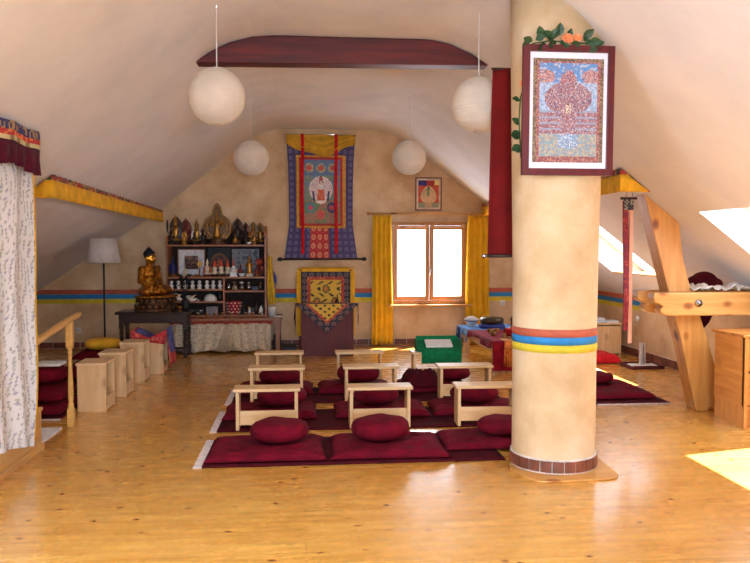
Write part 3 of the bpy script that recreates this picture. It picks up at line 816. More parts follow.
for x_ in (-.645, .685):
    MB().tube([(x_ - .04, 0, 0), (x_ - .015, 0, 0), (x_ + .015, 0, 0), (x_ + .035, 0, 0)], [.018, .032, .034, .014], 12).build('knob', m_black, dw)
MB().tube([(-.55, .0, ZT), (.55, 0, ZT)], .012, 8).build('top_rod', m_darkwood, th)

def curtain(label, x0, x1, z0, z1, seed, flare=0):
    t = thing('curtain', label, 'curtain', ((x0 + x1) / 2, 11.80, z0), 0, 'yellow curtains beside the back window')
    W = x1 - x0; Hh = z1 - z0
    def P(u, v):
        k_ = 2 * PI * 4; wv = .032 * math.sin(k_ * u + seed + .9 * math.sin(v * 2)) * (.55 + .45 * (1 - v)) + .01 * nz(u * 6, v * 3, seed)
        return ((u - .5) * W * (.86 + .14 * (1 - v) + flare * (1 - v)) + .01 * math.sin(v * 5 + seed) * (1 - v), wv, v * Hh)
    MB().surf(P, 80, 30).build('curtain_cloth', m_yellow, t, solid=.004)
    s_ = MB()
    for i in range(6):
        u = (i + .5) / 6; s_.tube([((u - .5) * W * .86 + .022 * math.cos(a), 0, Hh + .0 + .022 * math.sin(a)) for a in [2 * PI * q / 12 for q in range(13)]], .004, 5, caps=False)
    s_.build('ring', m_timber, t)
curtain('yellow curtain left of the back window, reaching the floor', 1.045, 1.39, .02, 2.07, 0)
curtain('yellow curtain right of the back window', 2.56, 2.95, .02, 2.07, 2.1, .06)
cr_ = thing('curtain_rod', 'thin wooden curtain rod above the back window', 'curtain rod', (1.95, 11.80, 2.095))
rod_ = MB().tube([(-.93, 0, 0), (.95, 0, 0)], .014, 10).build('rod', m_timber_h, cr_)
for x_ in (-.95, .965): MB().ell((x_, 0, 0), .028, 12, 8).build('finial', m_timber, rod_)
for x_ in (-.86, .86): MB().box(x_ - .012, x_ + .012, 0, .148, -.012, .012).build('bracket', m_timber, cr_)

def picture(root, w_, h_, fw, y, mats, matw, colf, nu, nv):
    f = MB()
    f.box(-w_ / 2, -w_ / 2 + fw, y, 0, 0, h_).box(w_ / 2 - fw, w_ / 2, y, 0, 0, h_).box(-w_ / 2 + fw, w_ / 2 - fw, y, 0, 0, fw).box(-w_ / 2 + fw, w_ / 2 - fw, y, 0, h_ - fw, h_)
    f.build('frame', mats[0], root, bevel=.003)
    MB().box(-w_ / 2 + fw * .8, w_ / 2 - fw * .8, y * .55, y * .2, fw * .8, h_ - fw * .8).build('mount', mats[1], root)
    a = w_ / 2 - fw - matw[0]; z0 = fw + matw[1]; z1 = h_ - fw - matw[1]
    MB().surf(lambda u, v: (a * (2 * u - 1), y * .62, z0 + v * (z1 - z0)), nu, nv, col=colf).build('painting', m_paint, root, solid=.002)
def greenfig(u, v):
    x, y = (u - .5) * 2, (v - .5) * 2
    if u > .8 and v > .82: return (248, 232, 150)
    if math.hypot((x + .03) / .11, (y - .05) / .3) < 1 or math.hypot((x + .05) / .24, (y - .3) / .09) < 1: return (120, 150, 104)
    if math.hypot(x / .12, (y - .46) / .1) < 1: return (92, 80, 66)
    d = math.hypot(x / (.74 - .34 * y), (y + .05) / .66)
    if d < 1 and y > -.66: return (224, 186, 144) if nz(x * 3, y * 3, 5) > -.2 else (204, 176, 136)
    if y < -.66: return (200, 168, 130) if abs(x) < .35 else (150, 156, 128)
    if y > .6 and x < -.2: return (60, 56, 130)
    return (206, 92, 66) if nz(x * 2, y * 2, 7) > -.15 else (170, 60, 56)
sp = thing('framed_picture', 'small framed picture of a green figure above the back window', 'picture', (1.975, 11.945, 2.15))
picture(sp, .43, .53, .02, -.025, (wood('brown_frame_wood', (110, 64, 40), (140, 90, 58), 2), M('cream_border', (214, 196, 178), .8)), (.03, .03), greenfig, 40, 52)

for nm, x_, z_, lab in (('wall_socket', -3.87, .28, 'left of two white sockets low on the back wall behind the stair rail'), ('wall_socket', -3.5, .28, 'right of two white sockets low on the back wall behind the stair rail'), ('wall_socket', 3.2, .66, 'white wall socket right of the right yellow curtain')):
    t = thing(nm, lab, 'socket', (x_, YB - .0, z_), 0, 'white wall sockets')
    MB().box(-.04, .04, -.012, 0, -.04, .04).build('plate', m_plastic, t, bevel=.004)
    MB().tube([(0, -.0125, 0), (0, -.016, 0)], .028, 18).build('insert', M('socket_grey', (200, 196, 190), .5), t)
t = thing('light_switch', 'small round white switch on the right wall under the painted bands', 'switch', (XR - .001, 10.2, .55), 0)
MB().tube([(0, 0, 0), (-.02, 0, 0)], .045, 18).build('plate', m_plastic, t)
MB().box(-.03, -.019, -.018, .018, -.02, .02).build('button', m_plastic, t, bevel=.003)

# red banner behind the column
rb = thing('hanging_banner', 'long plain dark red banner hanging on the back of the thick column', 'banner', (1.565, 5.53, 1.49))
def rbz(x): return 1.39
MB().surf(lambda u, v: ((u - .5) * (.40 - .06 * v) + .0, .01 * math.sin(u * 7 + v * 3) + .008 * math.sin(u * 15), v * rbz(1.79 + (u - .5) * .28)), 24, 30).build('banner_cloth', cloth('dark_red_banner', (112, 22, 22), .1, 4), rb, solid=.004)
MB().tube([(-.18, 0, 1.39), (.2, 0, 1.39)], .010, 8).tube([(.12, 0, 1.39), (.12, -.06, 1.39)], .006, 6).build('top_rod', m_darkwood, rb)
dw = MB().tube([(-.21, 0, .0), (.21, 0, .0)], .012, 8).build('dowel', m_darkwood, rb)
for x_ in (-.225, .225): MB().ell((x_, 0, 0), (.024, .018, .018), 10, 8).build('knob', m_chrome, dw)

# ------------------------------------------------------------------ throne
tr = thing('throne', 'maroon painted throne with high back in the middle of the back wall', 'throne', (.31, 10.7, 0))
b_ = MB(); b_.box(-.37, .38, 0, .03, .0, .72).box(-.37, -.34, .03, .62, 0, .72).box(.35, .38, .03, .62, 0, .72)
b_.build('seat_box', m_maroon_wood, tr, bevel=.004)
MB().box(-.44, .43, -.04, .14, .72, .75).build('reading_board', m_maroon_wood, tr, bevel=.004)
MB().box(-.34, .35, .03, .60, .42, .46).build('seat', m_maroon_wood, tr, bevel=.004)
MB().box(-.40, .40, .62, .66, 0, 1.22).build('backrest', m_maroon_wood, tr, bevel=.01)
MB().surf(lambda u, v: ((u - .5) * .88 * (1 - .04 * (v > .95)), .612 - .01 * math.sin(u * 12) * (1 - v) + (.0 if v < .95 else (v - .95) * 1.), .24 + v * 1.02 + (-.012 * (abs(u - .5) > .4))), 40, 30).build('backrest_cloth', m_yellow_c, tr, solid=.005, label='yellow cloth over the backrest')
def thb(u, v):
    x, y = (u - .5) * 2, v
    if abs(x) > .76 or y > .86:
        return medallion(u, v, 7, 6, (36, 34, 50), (120, 96, 90), .36)
    if abs(x) > .62 or y > .78: return (170, 52, 40) if hsh(int(u * 50), int(v * 40)) > .25 else (206, 110, 60)
    for (cx_, cy_) in ((0, .55), (-.36, .22), (.36, .22)):
        d = math.hypot((x - cx_), (y - cy_) * 1.15)
        if d < .07: return (220, 120, 50)
        if d < .14: return (130, 110, 50)
    a = math.sin(x * 16 + 3 * math.sin(y * 14)) * math.sin(y * 20)
    return (60, 50, 34) if a > .55 else (224, 178, 56)
MB().surf(lambda u, v: ((u - .5) * .74, .594, .62 + v * .575), 74, 60, col=thb).build('backrest_brocade', m_brocade, tr, solid=.004, label='yellow brocade panel with dark border')
fl = MB()
def flc(u, v):
    x, y = (u - .5) * 2, v     # v: 1 top .. 0 tip
    e = 1 - abs(x); k_ = min(e, y + .0)
    dist = y - abs(x) * 1.0
    if dist < .36: return medallion(u, v, 9, 5, (34, 34, 52), (126, 92, 80), .34) if hsh(int(u * 60), int(v * 40)) > .12 else (150, 120, 110)
    if dist < .52: return (178, 52, 44) if hsh(int(u * 50), int(v * 40)) > .25 else (208, 120, 70)
    return (222, 176, 58) if math.sin(x * 22) * math.sin(y * 24) < .4 else (70, 58, 40)
def flp(u, v):
    x = (u - .5) * .86
    lo = .752 - .40 * (1 - abs(2 * u - 1)) - .015
    return (x, -.048 - .004 * math.sin(u * 16), lo + v * (.754 - lo))
# the flap is a triangle: colour measured in the cloth's own frame
def flcol(u, v):
    lo = (1 - abs(2 * u - 1)) * .40 + .015
    depth = (1 - v) * lo            # distance below the board edge
    edge = lo - depth               # distance above the lower hem
    if edge < .13: return medallion(u * 1.0, depth / .4, 9, 5, (34, 34, 52), (132, 96, 84), .36)
    if edge < .175: return (178, 52, 44) if hsh(int(u * 50), int(v * 40)) > .25 else (208, 120, 70)
    return (222, 176, 58) if math.sin(u * 44) * math.sin(depth * 70) < .45 else (70, 58, 40)
fl.surf(flp, 90, 40, col=flcol)
fl.surf(lambda u, v: ((u - .5) * .88, -.046 + v * .19, .7535), 40, 4, col=lambda u, v: (140, 96, 70) if hsh(int(u * 40), int(v * 4)) > .4 else (44, 40, 56))
tag(fl.build('throne_cloth', m_brocade, loc=(.31, 10.7, 0), solid=.004), 'navy and yellow brocade cloth hanging in a point from the throne reading board', 'cloth')
for sx, lab in ((-1, 'left'), (1, 'right')):
    s_ = MB(); s_.surf(lambda u, v: (sx * (.445 + .018 * u * (1 - v)) , -.05 + .13 * u, .45 + .10 * u + v * (.306 - .10 * u)), 6, 10)
    o = s_.build('hanging_tassel', m_maroon_d, loc=(.305, 10.7, 0), solid=.008)
    tag(o, 'dark maroon cloth end hanging at the %s end of the throne board' % lab, 'cloth', 'cloth ends of the throne board')
t = thing('bell', 'small dark bell standing on the right of the throne board', 'bell', (.46, 10.76, .757))
MB().lathe([(.034, 0), (.036, .012), (.026, .04), (.02, .06), (.006, .07)], n=16).build('bell_body', m_bronze, t)
MB().lathe([(.006, .07), (.012, .085), (.006, .1), (.011, .115), (.003, .13)], n=12).build('handle', m_bronze, t)

# ------------------------------------------------------------------ floor lamp
t = thing('floor_lamp', 'tall floor lamp with white drum shade and thin dark pole behind the yellow cushion', 'lamp', (-2.64, 10.17, 0))
MB().lathe([(.14, 0), (.14, .015), (.12, .025), (.02, .03)], n=28).build('base', m_black, t)
MB().tube([(0, 0, .02), (0, 0, 1.5)], .012, 10).build('pole', m_black, t)
MB().lathe([(.218, 1.355), (.165, 1.675)], n=36).build('lamp_shade', cloth('white_lamp_shade', (226, 216, 210), .03, trans=.25), t)
bm_ = bpy.data.objects[t.children[-1].name].data
bmm = bmesh.new(); bmm.from_mesh(bm_); bmesh.ops.delete(bmm, geom=[f for f in bmm.faces if len(f.verts) > 4], context='FACES_ONLY'); bmm.to_mesh(bm_); bmm.free()
md = t.children[-1].modifiers.new('Solid', 'SOLIDIFY'); md.thickness = .004
MB().lathe([(.02, 1.44), (.045, 1.5), (.045, 1.55), (.01, 1.58)], n=14).build('bulb', m_white, t)
MB().tube([(-.168, 0, 1.66), (.168, 0, 1.66)], .004, 6).tube([(0, -.168, 1.66), (0, .168, 1.66)], .004, 6).tube([(0, 0, 1.5), (0, 0, 1.66)], .006, 6).build('shade_carrier', m_black, t)

# ------------------------------------------------------------------ dark altar table with the large buddha
at_ = thing('altar_table', 'dark carved wooden table with twisted legs under the large gilded statue', 'table', (-2.11, 10.66, 0))
MB().box(-.52, .50, -.02, .44, .625, .66).build('table_top', m_darkwood, at_, bevel=.008)
MB().box(-.47, .46, .01, .41, .50, .625).build('apron', m_darkwood, at_, bevel=.004)
for x_ in (-.44, .43):
    for y_ in (.04, .38):
        l = MB(); l.box(x_ - .03, x_ + .03, y_ - .03, y_ + .03, .42, .50).box(x_ - .03, x_ + .03, y_ - .03, y_ + .03, .06, .14)
        pr = [(.027 + .008 * math.sin(i * 1.25), .14 + .28 * i / 40) for i in range(41)]
        l.lathe(pr, (x_, y_, 0), 14).lathe([(.02, 0), (.032, .02), (.03, .045), (.02, .06)], (x_, y_, 0), 14)
        l.build('leg', m_darkwood, at_)
MB().box(-.43, .42, .02, .06, .085, .115).box(-.43, .42, .36, .40, .085, .115).build('stretcher', m_darkwood, at_)

def cap(mb, a, b, ra, rb, n=5):
    a, b = Vector(a), Vector(b)
    for i in range(n + 1):
        f = i / n; mb.ell(a.lerp(b, f), ra + (rb - ra) * f, 12, 8)
def buddha(label, loc, rz, S):
    t = thing('buddha_statue', label, 'statue', loc, rz)
    # lotus throne
    lb = MB(); lb.lathe([(.36, 0), (.37, .02), (.34, .05), (.29, .09), (.285, .12), (.33, .16), (.345, .18), (.33, .185)], n=36, sy=.78)
    o = lb.build('pedestal', m_bronze, t)
    pt = MB()
    for row, (r_, z_, tilt) in enumerate(((.335, .05, .5), (.315, .145, -.5))):
        for j in range(18):
            w_ = 2 * PI * (j + .5 * row) / 18
            rt = Matrix.Rotation(w_, 3, 'Z') @ Matrix.Rotation(tilt, 3, 'Y')
            pt.ell((r_ * math.cos(w_), r_ * .78 * math.sin(w_), z_), (.018, .052, .042), 8, 6, rot=rt)
    pt.build('lotus_petals', m_bronze, o); o.location = (0, -.06, 0)
    bd = MB(); bd.lathe([(.335, .170), (.352, .172), (.358, .181), (.352, .19), (.335, .192)], n=240, sy=.78, flute=.014, fn=40)
    bd.build('bead_rim', m_gold, o, label='rim of small gold beads')
    # body, facing -Y
    b = MB(); z0 = .19
    b.ell((0, .03, z0 + .06), (.22, .16, .075))
    for s_ in (-1, 1):
        cap(b, (s_ * .10, .03, z0 + .07), (s_ * .26, -.10, z0 + .062), .085, .066)
        cap(b, (s_ * .26, -.10, z0 + .06), (-s_ * .06, -.17, z0 + (.055 if s_ < 0 else .085)), .06, .038)
        b.ell((-s_ * .12, -.16, z0 + (.07 if s_ < 0 else .105)), (.055, .03, .025))
    b.ell((0, .04, z0 + .17), (.135, .10, .14)); b.ell((0, .045, z0 + .30), (.155, .10, .11)); b.ell((0, .05, z0 + .375), (.165, .075, .055))
    for s_ in (-1, 1): b.ell((s_ * .165, .05, z0 + .36), (.055, .06, .06))
    # right arm reaches over the knee, left hand rests in the lap
    cap(b, (-.175, .05, z0 + .355), (-.235, .03, z0 + .21), .052, .042)
    cap(b, (-.235, .03, z0 + .21), (-.215, -.12, z0 + .14), .040, .027)
    b.ell((-.21, -.15, z0 + .115), (.034, .022, .045))
    for k_ in range(4): cap(b, (-.235 + .017 * k_, -.165, z0 + .09), (-.236 + .017 * k_, -.172, z0 + .035 + .006 * abs(k_ - 1.5)), .0085, .0075, 3)
    cap(b, (-.185, -.16, z0 + .12), (-.168, -.172, z0 + .085), .010, .008, 3)
    cap(b, (.175, .05, z0 + .355), (.24, .02, z0 + .20), .052, .042)
    cap(b, (.24, .02, z0 + .20), (.08, -.12, z0 + .135), .040, .027)
    b.ell((.02, -.135, z0 + .135), (.055, .034, .016))
    for k_ in range(4): cap(b, (-.03, -.155 + .015 * k_, z0 + .14), (-.085, -.15 + .013 * k_, z0 + .142), .0085, .0075, 3)
    cap(b, (.03, -.15, z0 + .15), (-.005, -.165, z0 + .168), .010, .008, 3)
    cap(b, (0, .045, z0 + .40), (0, .03, z0 + .47), .05, .046)
    b.ell((0, .02, z0 + .535), (.074, .08, .095)); b.ell((0, .0, z0 + .50), (.06, .065, .06))
    b.ell((0, -.063, z0 + .53), (.011, .017, .024)); b.ell((0, -.058, z0 + .545), (.009, .014, .03))
    for s_ in (-1, 1):
        b.ell((s_ * .076, .03, z0 + .515), (.011, .02, .045))
        b.ell((s_ * .028, -.05, z0 + .556), (.022, .014, .008))
    b.ell((0, -.056, z0 + .496), (.022, .010, .007))
    by_ = b.build('body', m_gold, t, remesh=.0085, label='gilded seated body')
    h = MB(); h.ell((0, .036, z0 + .575), (.083, .083, .072)); h.ell((0, .04, z0 + .638), (.042, .042, .036)); h.ell((0, .04, z0 + .676), (.012, .012, .012))
    for i in range(7):
        for j in range(16):
            th_ = PI * .5 * i / 7; w_ = 2 * PI * (j + .5 * (i % 2)) / 16
            if math.sin(w_) < -.55 and i < 2: continue
            h.ell((.080 * math.cos(th_) * math.cos(w_), .036 + .080 * math.cos(th_) * math.sin(w_), z0 + .575 + .068 * math.sin(th_)), .009, 6, 4)
    h.build('hair', m_hair, by_, label='blue black curled hair with topknot')
    # robe edge over the left shoulder
    rb_ = MB(); pts = [(.15, -.01, z0 + .41), (.10, -.055, z0 + .36), (.03, -.075, z0 + .28), (-.05, -.075, z0 + .21), (-.12, -.05, z0 + .16)]
    rb_.tube(pts, [.012, .014, .014, .014, .01], 8); rb_.tube([(p_[0] + .03, p_[1] - .004, p_[2] + .012) for p_ in pts], .008, 8)
    rb_.build('robe_edge', m_gold, by_)
    o.scale = (1, 1, 1.22); by_.scale = (1, 1, 1.04); by_.location = (0, .02, .034)
    t.scale = (S, S, S)
    return t
buddha('large gilded seated buddha with dark hair on the dark carved table', (-2.15, 10.87, .66), 1.15, .96)
for x_, lab in ((-2.13, 'left'), (-1.74, 'right')):
    t = thing('offering_cup', 'small gold cup on the %s front edge of the dark altar table' % lab, 'cup', (x_, 10.665, .66), 0, 'gold cups before the large statue')
    MB().lathe([(.022, 0), (.024, .006), (.008, .018), (.008, .035), (.03, .06), (.034, .075)], n=14).build('bowl', m_gold, t)
    MB().lathe([(.031, .069), (.031, .072)], n=14).build('filling', m_brass, t)
t = thing('leaf_sprig', 'dark leafy sprig in a small pot behind the large gilded statue', 'plant', (-1.72, 11.0, .66))
MB().lathe([(.05, 0), (.06, .05), (.055, .13), (.045, .15)], n=16).build('pot', m_black, t)
lf = MB()
for i in range(16):
    a = hsh(i) * 6.28; h_ = .2 + .28 * hsh(i, 1); r_ = .02 + .07 * hsh(i, 2)
    rt = Matrix.Rotation(a, 3, 'Z') @ Matrix.Rotation(.5 + .4 * hsh(i, 3), 3, 'Y')
    lf.ell((r_ * math.cos(a), r_ * .6 * math.sin(a), h_), (.045, .018, .006), 8, 5, rot=rt); lf.tube([(0, 0, .12), (r_ * math.cos(a), r_ * .6 * math.sin(a), h_)], .003, 5)
lf.build('foliage', M('blue_black_leaf', (26, 32, 40), .6), t)

# ------------------------------------------------------------------ shrine cabinet on a cloth fronted table
def sx(p_, y=11.62): return (-2.06 + (p_ - 166.8) * .01479) * y / 11.5
st = thing('shrine_table', 'low wooden table carrying the shrine cabinet, its front hidden by floral cloth', 'table', (-1.15, 11.2, 0))
MB().box(-.84, .80, -.02, .72, .475, .51).build('table_top', m_case, st, bevel=.004)
for x_ in (-.78, .74):
    for y_ in (.05, .68): MB().box(x_ - .03, x_ + .03, y_ - .03, y_ + .03, 0, .475).build('leg', m_case_v, st)
MB().box(-.75, .71, .03, .06, .40, .475).build('apron', m_case, st)
fc = thing('altar_cloth', 'beige floral cloth gathered in two panels across the front of the shrine table', 'cloth', (-1.15, 11.16, .475))
def bfl(u, v):
    i, j = int(u * 70), int(v * 24); h = hsh(i, j)
    return (206, 190, 162) if h > .3 else ((168, 150, 122) if h > .14 else (182, 146, 126))
def panel(x0, x1, side):
    def P(u, v):
        # gathered towards the middle at the top, spread at the hem
        k_ = 1.0
        x = x0 + (x1 - x0) * u
        g = (1 - v)
        return (x, -.018 + .02 * math.sin(u * 34 + side * 2.2 * (1 - v)) * (.35 + .65 * g) - .012 * g, -.035 - .405 * (1 - v) + .014 * math.sin(u * 11) * g)
    return MB().surf(P, 90, 20, col=bfl)
panel(-.82, -.005, 1).build('cloth_panel', m_brocade, fc, solid=.004)
panel(.005, .645, -1).build('cloth_panel', m_brocade, fc, solid=.004)
MB().surf(lambda u, v: (-.83 + 1.5 * u, -.012 - .006 * math.sin(u * 60), -.045 + .045 * v), 80, 3).build('top_border', cloth('rust_border', (150, 58, 44), .15), fc, solid=.005, label='rust red top border')
fd = MB()
for k_ in range(7):
    a = (k_ - 3) / 3
    fd.tube([(.0 + .01 * a, -.03, -.05), (.06 * a, -.045, -.24), (.15 * a, -.052, -.43)], [.006, .014, .02], 8)
fd.build('gathered_fold', cloth('beige_fold', (186, 166, 138), .1), fc)

X0, X1, Y0, Y1 = -2.08, -.585, 11.50, 11.93
cs = thing('shrine_cabinet', 'open brown wooden shrine cabinet crowded with statues, vases and framed pictures', 'cabinet', ((X0 + X1) / 2, Y0, .511))
W2 = (X1 - X0) / 2
for s_, zt in ((-1, 1.22), (1, 1.375)):
    a, b_ = sorted((s_ * W2, s_ * (W2 - .028)))
    MB().prism([(0, 0), (Y1 - Y0, 0), (Y1 - Y0, zt), (.06, zt), (0, zt - .1)], 'x', a, b_).build('side_panel', m_case_v, cs, bevel=.003)
iw = W2 - .028
def shelf(x0, x1, z, lab=None): MB().box(x0, x1, .0, Y1 - Y0 - .02, z - .026, z).build('shelf', m_case, cs, bevel=.003, label=lab)
xd = -1.225 - (X0 + X1) / 2
ZS = dict(top=1.60, second=1.115, third=.93, fourth=.745, right=.905)
shelf(-iw, iw, ZS['top'] - .511, 'top shelf'); shelf(-iw, iw, ZS['second'] - .511)
shelf(-iw, xd - .013, ZS['third'] - .511); shelf(-iw, xd - .013, ZS['fourth'] - .511); shelf(xd + .013, iw, ZS['right'] - .511)
shelf(-iw, iw, .026)
MB().box(xd - .013, xd + .013, 0, .41, .026, ZS['second'] - .537).build('divider', m_case_v, cs)
MB().box(-iw, iw, Y1 - Y0 - .02, Y1 - Y0, 0, 1.26).build('back_panel', wood('dark_back_board', (40, 27, 23), (58, 40, 33), 2, 1., .95), cs)
ZB = .511 + .0265

# --- figures: each a small statue with pedestal, figure and, where shown, a halo
def statue(label, px_, z, h, body, ped, y=11.68, halo=None, crown=True, group='small statues in the shrine cabinet', name='small_statue', wide=1., standing=False, scarf=None, rz=0):
    t = thing(name, label, 'statue', (sx(px_, y), y, z), rz, group)
    MB().lathe([(.20, 0), (.21, .03), (.17, .06), (.165, .08), (.20, .115), (.19, .13)], n=18, sx=wide, sy=.8).build('pedestal', ped, t)
    b = MB()
    if standing:
        b.lathe([(.12, .13), (.14, .2), (.10, .42), (.12, .55), (.06, .66)], n=14, sy=.7)
        for s_ in (-1, 1): b.tube([(s_ * .1, 0, .6), (s_ * .17, -.04, .45), (s_ * .09, -.12, .42)], [.04, .035, .028], 8)
    else:
        for s_ in (-1, 1):
            b.tube([(s_ * .05, -.0, .18), (s_ * .2 * wide, -.05, .175), (-s_ * .02, -.14, .17)], [.07, .06, .04], 8)
            b.tube([(s_ * .12, 0, .54), (s_ * .19, -.01, .38), (s_ * .05, -.12, .30)], [.045, .04, .028], 8)
        b.lathe([(.12, .14), (.10, .3), (.13, .46), (.13, .55), (.045, .61)], n=14, sy=.7)
    b.ell((0, -.01, .69), (.068, .072, .085), 12, 8)
    if crown: b.lathe([(.07, .73), (.085, .77), (.05, .82), (.045, .87), (.02, .93), (.004, 1.0)], n=12)
    else: b.ell((0, 0, .79), (.04, .04, .05), 10, 6)
    b.build('figure', body, t)
    if halo:
        MB().prism([(.21 * wide * math.sin(a), .56 + .34 * math.cos(a) * (1.12 if abs(a) < .5 else 1)) for a in [2 * PI * k_ / 24 - PI for k_ in range(24)]], 'y', .09, .12).build('halo', halo, t, bevel=.008)
    if scarf:
        b = MB()
        for s_ in (-1, 1): b.tube([(0, .05, .6), (s_ * .15, -.05, .5), (s_ * .17, -.12, .2)], [.03, .04, .045], 6)
        b.build('scarf', scarf, t)
    t.scale = (h, h, h); return t
m_gilt = M('aged_gilding', (168, 120, 54), .4, .7, .3, 40)
m_dkfig = M('dark_patina', (58, 40, 32), .5, .4, .3, 40)
m_redfig = M('dark_red_figure', (120, 50, 36), .5, .2, .3, 40)
m_bluefig = M('blue_grey_figure', (92, 100, 130), .5, .1, .25, 30)
zt_ = ZS['top']
# central round-backed statue
t = thing('mandorla_statue', 'large dark bronze statue with round pointed backplate, centre of the top shelf', 'statue', (sx(216.5), 11.66, zt_))
def mand(r):
    k_ = r / .235; pts = [(0, .25 + .39 * k_), (.035 * k_, .25 + .36 * k_), (.062 * k_, .25 + .31 * k_), (.078 * k_, .25 + .25 * k_), (.085 * k_, .25 + .205 * k_)]
    rt_ = [(.222 * k_ * math.sin(a), .25 + .222 * k_ * math.cos(a)) for a in [.45 + (PI - .45) * q / 16 for q in range(17)]]
    half_ = pts + rt_
    return half_ + [(-x, z) for x, z in reversed(half_[1:-1])]
MB().prism(mand(.235), 'y', .03, .06).build('backplate', m_bronze, t, bevel=.01)
rg = MB()
for r_ in (.218, .15):
    q = mand(r_) if r_ > .2 else [(r_ * math.sin(2 * PI * k_ / 32), .26 + r_ * math.cos(2 * PI * k_ / 32)) for k_ in range(32)]
    rg.tube([(x, .026, z) for x, z in q + q[:1]], .011, 6, caps=False)
rg.build('backplate_rim', m_gilt, t)
MB().lathe([(.15, 0), (.155, .02), (.11, .05), (.13, .08), (.12, .09)], n=20, sy=.6).build('pedestal', m_bronze, t)
fg = MB(); fg.lathe([(.06, .09), (.055, .16), (.035, .25), (.045, .31), (.015, .35)], n=12, sy=.7)
for k_ in range(5): fg.ell((0, -.005, .37 + .036 * k_), (.024 - .003 * k_, .024, .022), 10, 6)
for s_ in (-1, 1):
    for a in (.3, .8, 1.3, 1.8): fg.tube([(s_ * .03, 0, .31), (s_ * .07 * math.sin(a) + s_ * .03, -.01, .30 + .06 * math.cos(a)), (s_ * .12 * math.sin(a), -.02, .31 + .11 * math.cos(a))], [.014, .012, .008], 6)
fg.build('figure', m_gilt, t)
statue('tall gilded statue with blue white crown at the left end of the top shelf', 175.5, zt_, .46, m_gilt, m_dkfig, 11.74, m_dkfig, scarf=m_bluefig)
statue('dark red pointed statue second from left on the top shelf back row', 185.5, zt_, .42, m_redfig, m_dkfig, 11.83, m_redfig)
statue('tiny gilded statue in the front row left of the round backed figure', 184, zt_, .21, m_gilt, m_gilt, 11.59, m_gilt)
statue('gilded statue wearing a white scarf left of the round backed figure', 196.5, zt_, .40, m_gilt, m_dkfig, 11.74, scarf=m_white)
statue('squat black statue close to the left of the round backed figure', 203, zt_, .27, m_dkfig, m_dkfig, 11.68, m_dkfig)
statue('low dark statue at the left front of the top shelf', 171, zt_, .24, m_dkfig, m_dkfig, 11.60)
statue('small dark statue with two white dots below the white scarfed one', 194, zt_, .2, m_dkfig, m_bronze, 11.59)
statue('dark peaked statue just right of the round backed figure', 237.5, zt_, .43, m_dkfig, m_bronze, 11.74, m_dkfig)
statue('dark statue with pointed halo, middle of the right top group', 245.5, zt_, .36, m_dkfig, m_dkfig, 11.83, m_redfig)
statue('gilded statue with halo in the right top group', 253.5, zt_, .37, m_gilt, m_dkfig, 11.72, m_bronze)
statue('brassy statue at the right end of the top shelf', 260.5, zt_, .36, m_brass, m_dkfig, 11.83, m_bronze)
statue('tiny gilded statue in the front row right of the round backed figure', 235, zt_, .17, m_gilt, m_dkfig, 11.58)
statue('small brassy statue in the front row at the right end of the top shelf', 254.5, zt_, .22, m_brass, m_brass, 11.58, m_bronze)
statue('small black statue in the front row of the right top group', 246, zt_, .19, m_dkfig, m_dkfig, 11.58)
ft = thing('feather', 'dark upright feather at the far left of the top shelf', 'feather', (sx(168.2), 11.6, zt_))
MB().tube([(0, 0, 0), (.0, 0, .2), (-.015, 0, .36)], .004, 6).build('quill', m_dkfig, ft)
MB().ell((-.008, 0, .28), (.016, .004, .1), 8, 8).build('vane', m_dkfig, ft)
t = thing('small_bowl', 'tiny white bowl in the front row of the right top group', 'bowl', (sx(249.5), 11.53, zt_), 0, 'tiny bowls on the shrine shelves')
MB().lathe([(.018, 0), (.035, .02), (.04, .04)], n=14).build('bowl', m_white, t)

# --- second shelf
z2 = ZS['second']
def photo_cols(u, v):
    if v < .45: return (110, 70, 60) if nz(u * 5, v * 5, 3) > -.1 else (70, 50, 50)
    return (150, 110, 90) if nz(u * 4, v * 4, 8) > 0 else (96, 70, 66)
def grey_cols(u, v): return [(118, 122, 132), (142, 146, 152), (92, 98, 110)][int(3 * min(.99, max(0, .5 + .8 * nz(u * 5, v * 5, 2))))]
t = thing('framed_photo', 'framed photo in a wide white mount at the left of the second shelf', 'picture', (sx(191, 11.84), 11.86, z2))
picture(t, .42, .42, .015, -.02, (m_case_v, M('white_mount', (224, 222, 224), .7)), (.09, .09), photo_cols, 20, 20)
t = thing('framed_photo', 'framed grey picture at the right of the second shelf', 'picture', (sx(245.5, 11.84), 11.86, z2))
picture(t, .42, .42, .015, -.02, (M('grey_frame', (130, 132, 142), .5), M('grey_mount', (126, 130, 142), .7)), (.01, .01), grey_cols, 26, 26)
ic = thing('arched_icon', 'dark panel with an arched figure image in the middle of the second shelf', 'picture', (sx(219, 11.84), 11.86, z2))
MB().box(-.175, .175, -.02, 0, 0, .44).build('panel', m_black, ic, bevel=.003)
def arch(u, v):
    x, y = (u - .5) * 2, v * 2 - 1
    d = math.hypot(x, y)
    if d > .8: return (120, 84, 60)
    if math.hypot(x / .3, (y + .1) / .5) < 1: return (150, 70, 56) if hsh(int(u * 30), int(v * 30)) > .3 else (190, 140, 90)
    return (66, 54, 62) if hsh(int(u * 24), int(v * 24)) > .35 else (110, 84, 74)
MB().surf(lambda u, v: ((.15 * (2 * u - 1)) * math.sqrt(max(0, 1 - max(0, (v * 1.6 - .6)) ** 2)), -.0235, .02 + .34 * v), 30, 34, col=arch).build('painting', m_paint, ic, solid=.002)

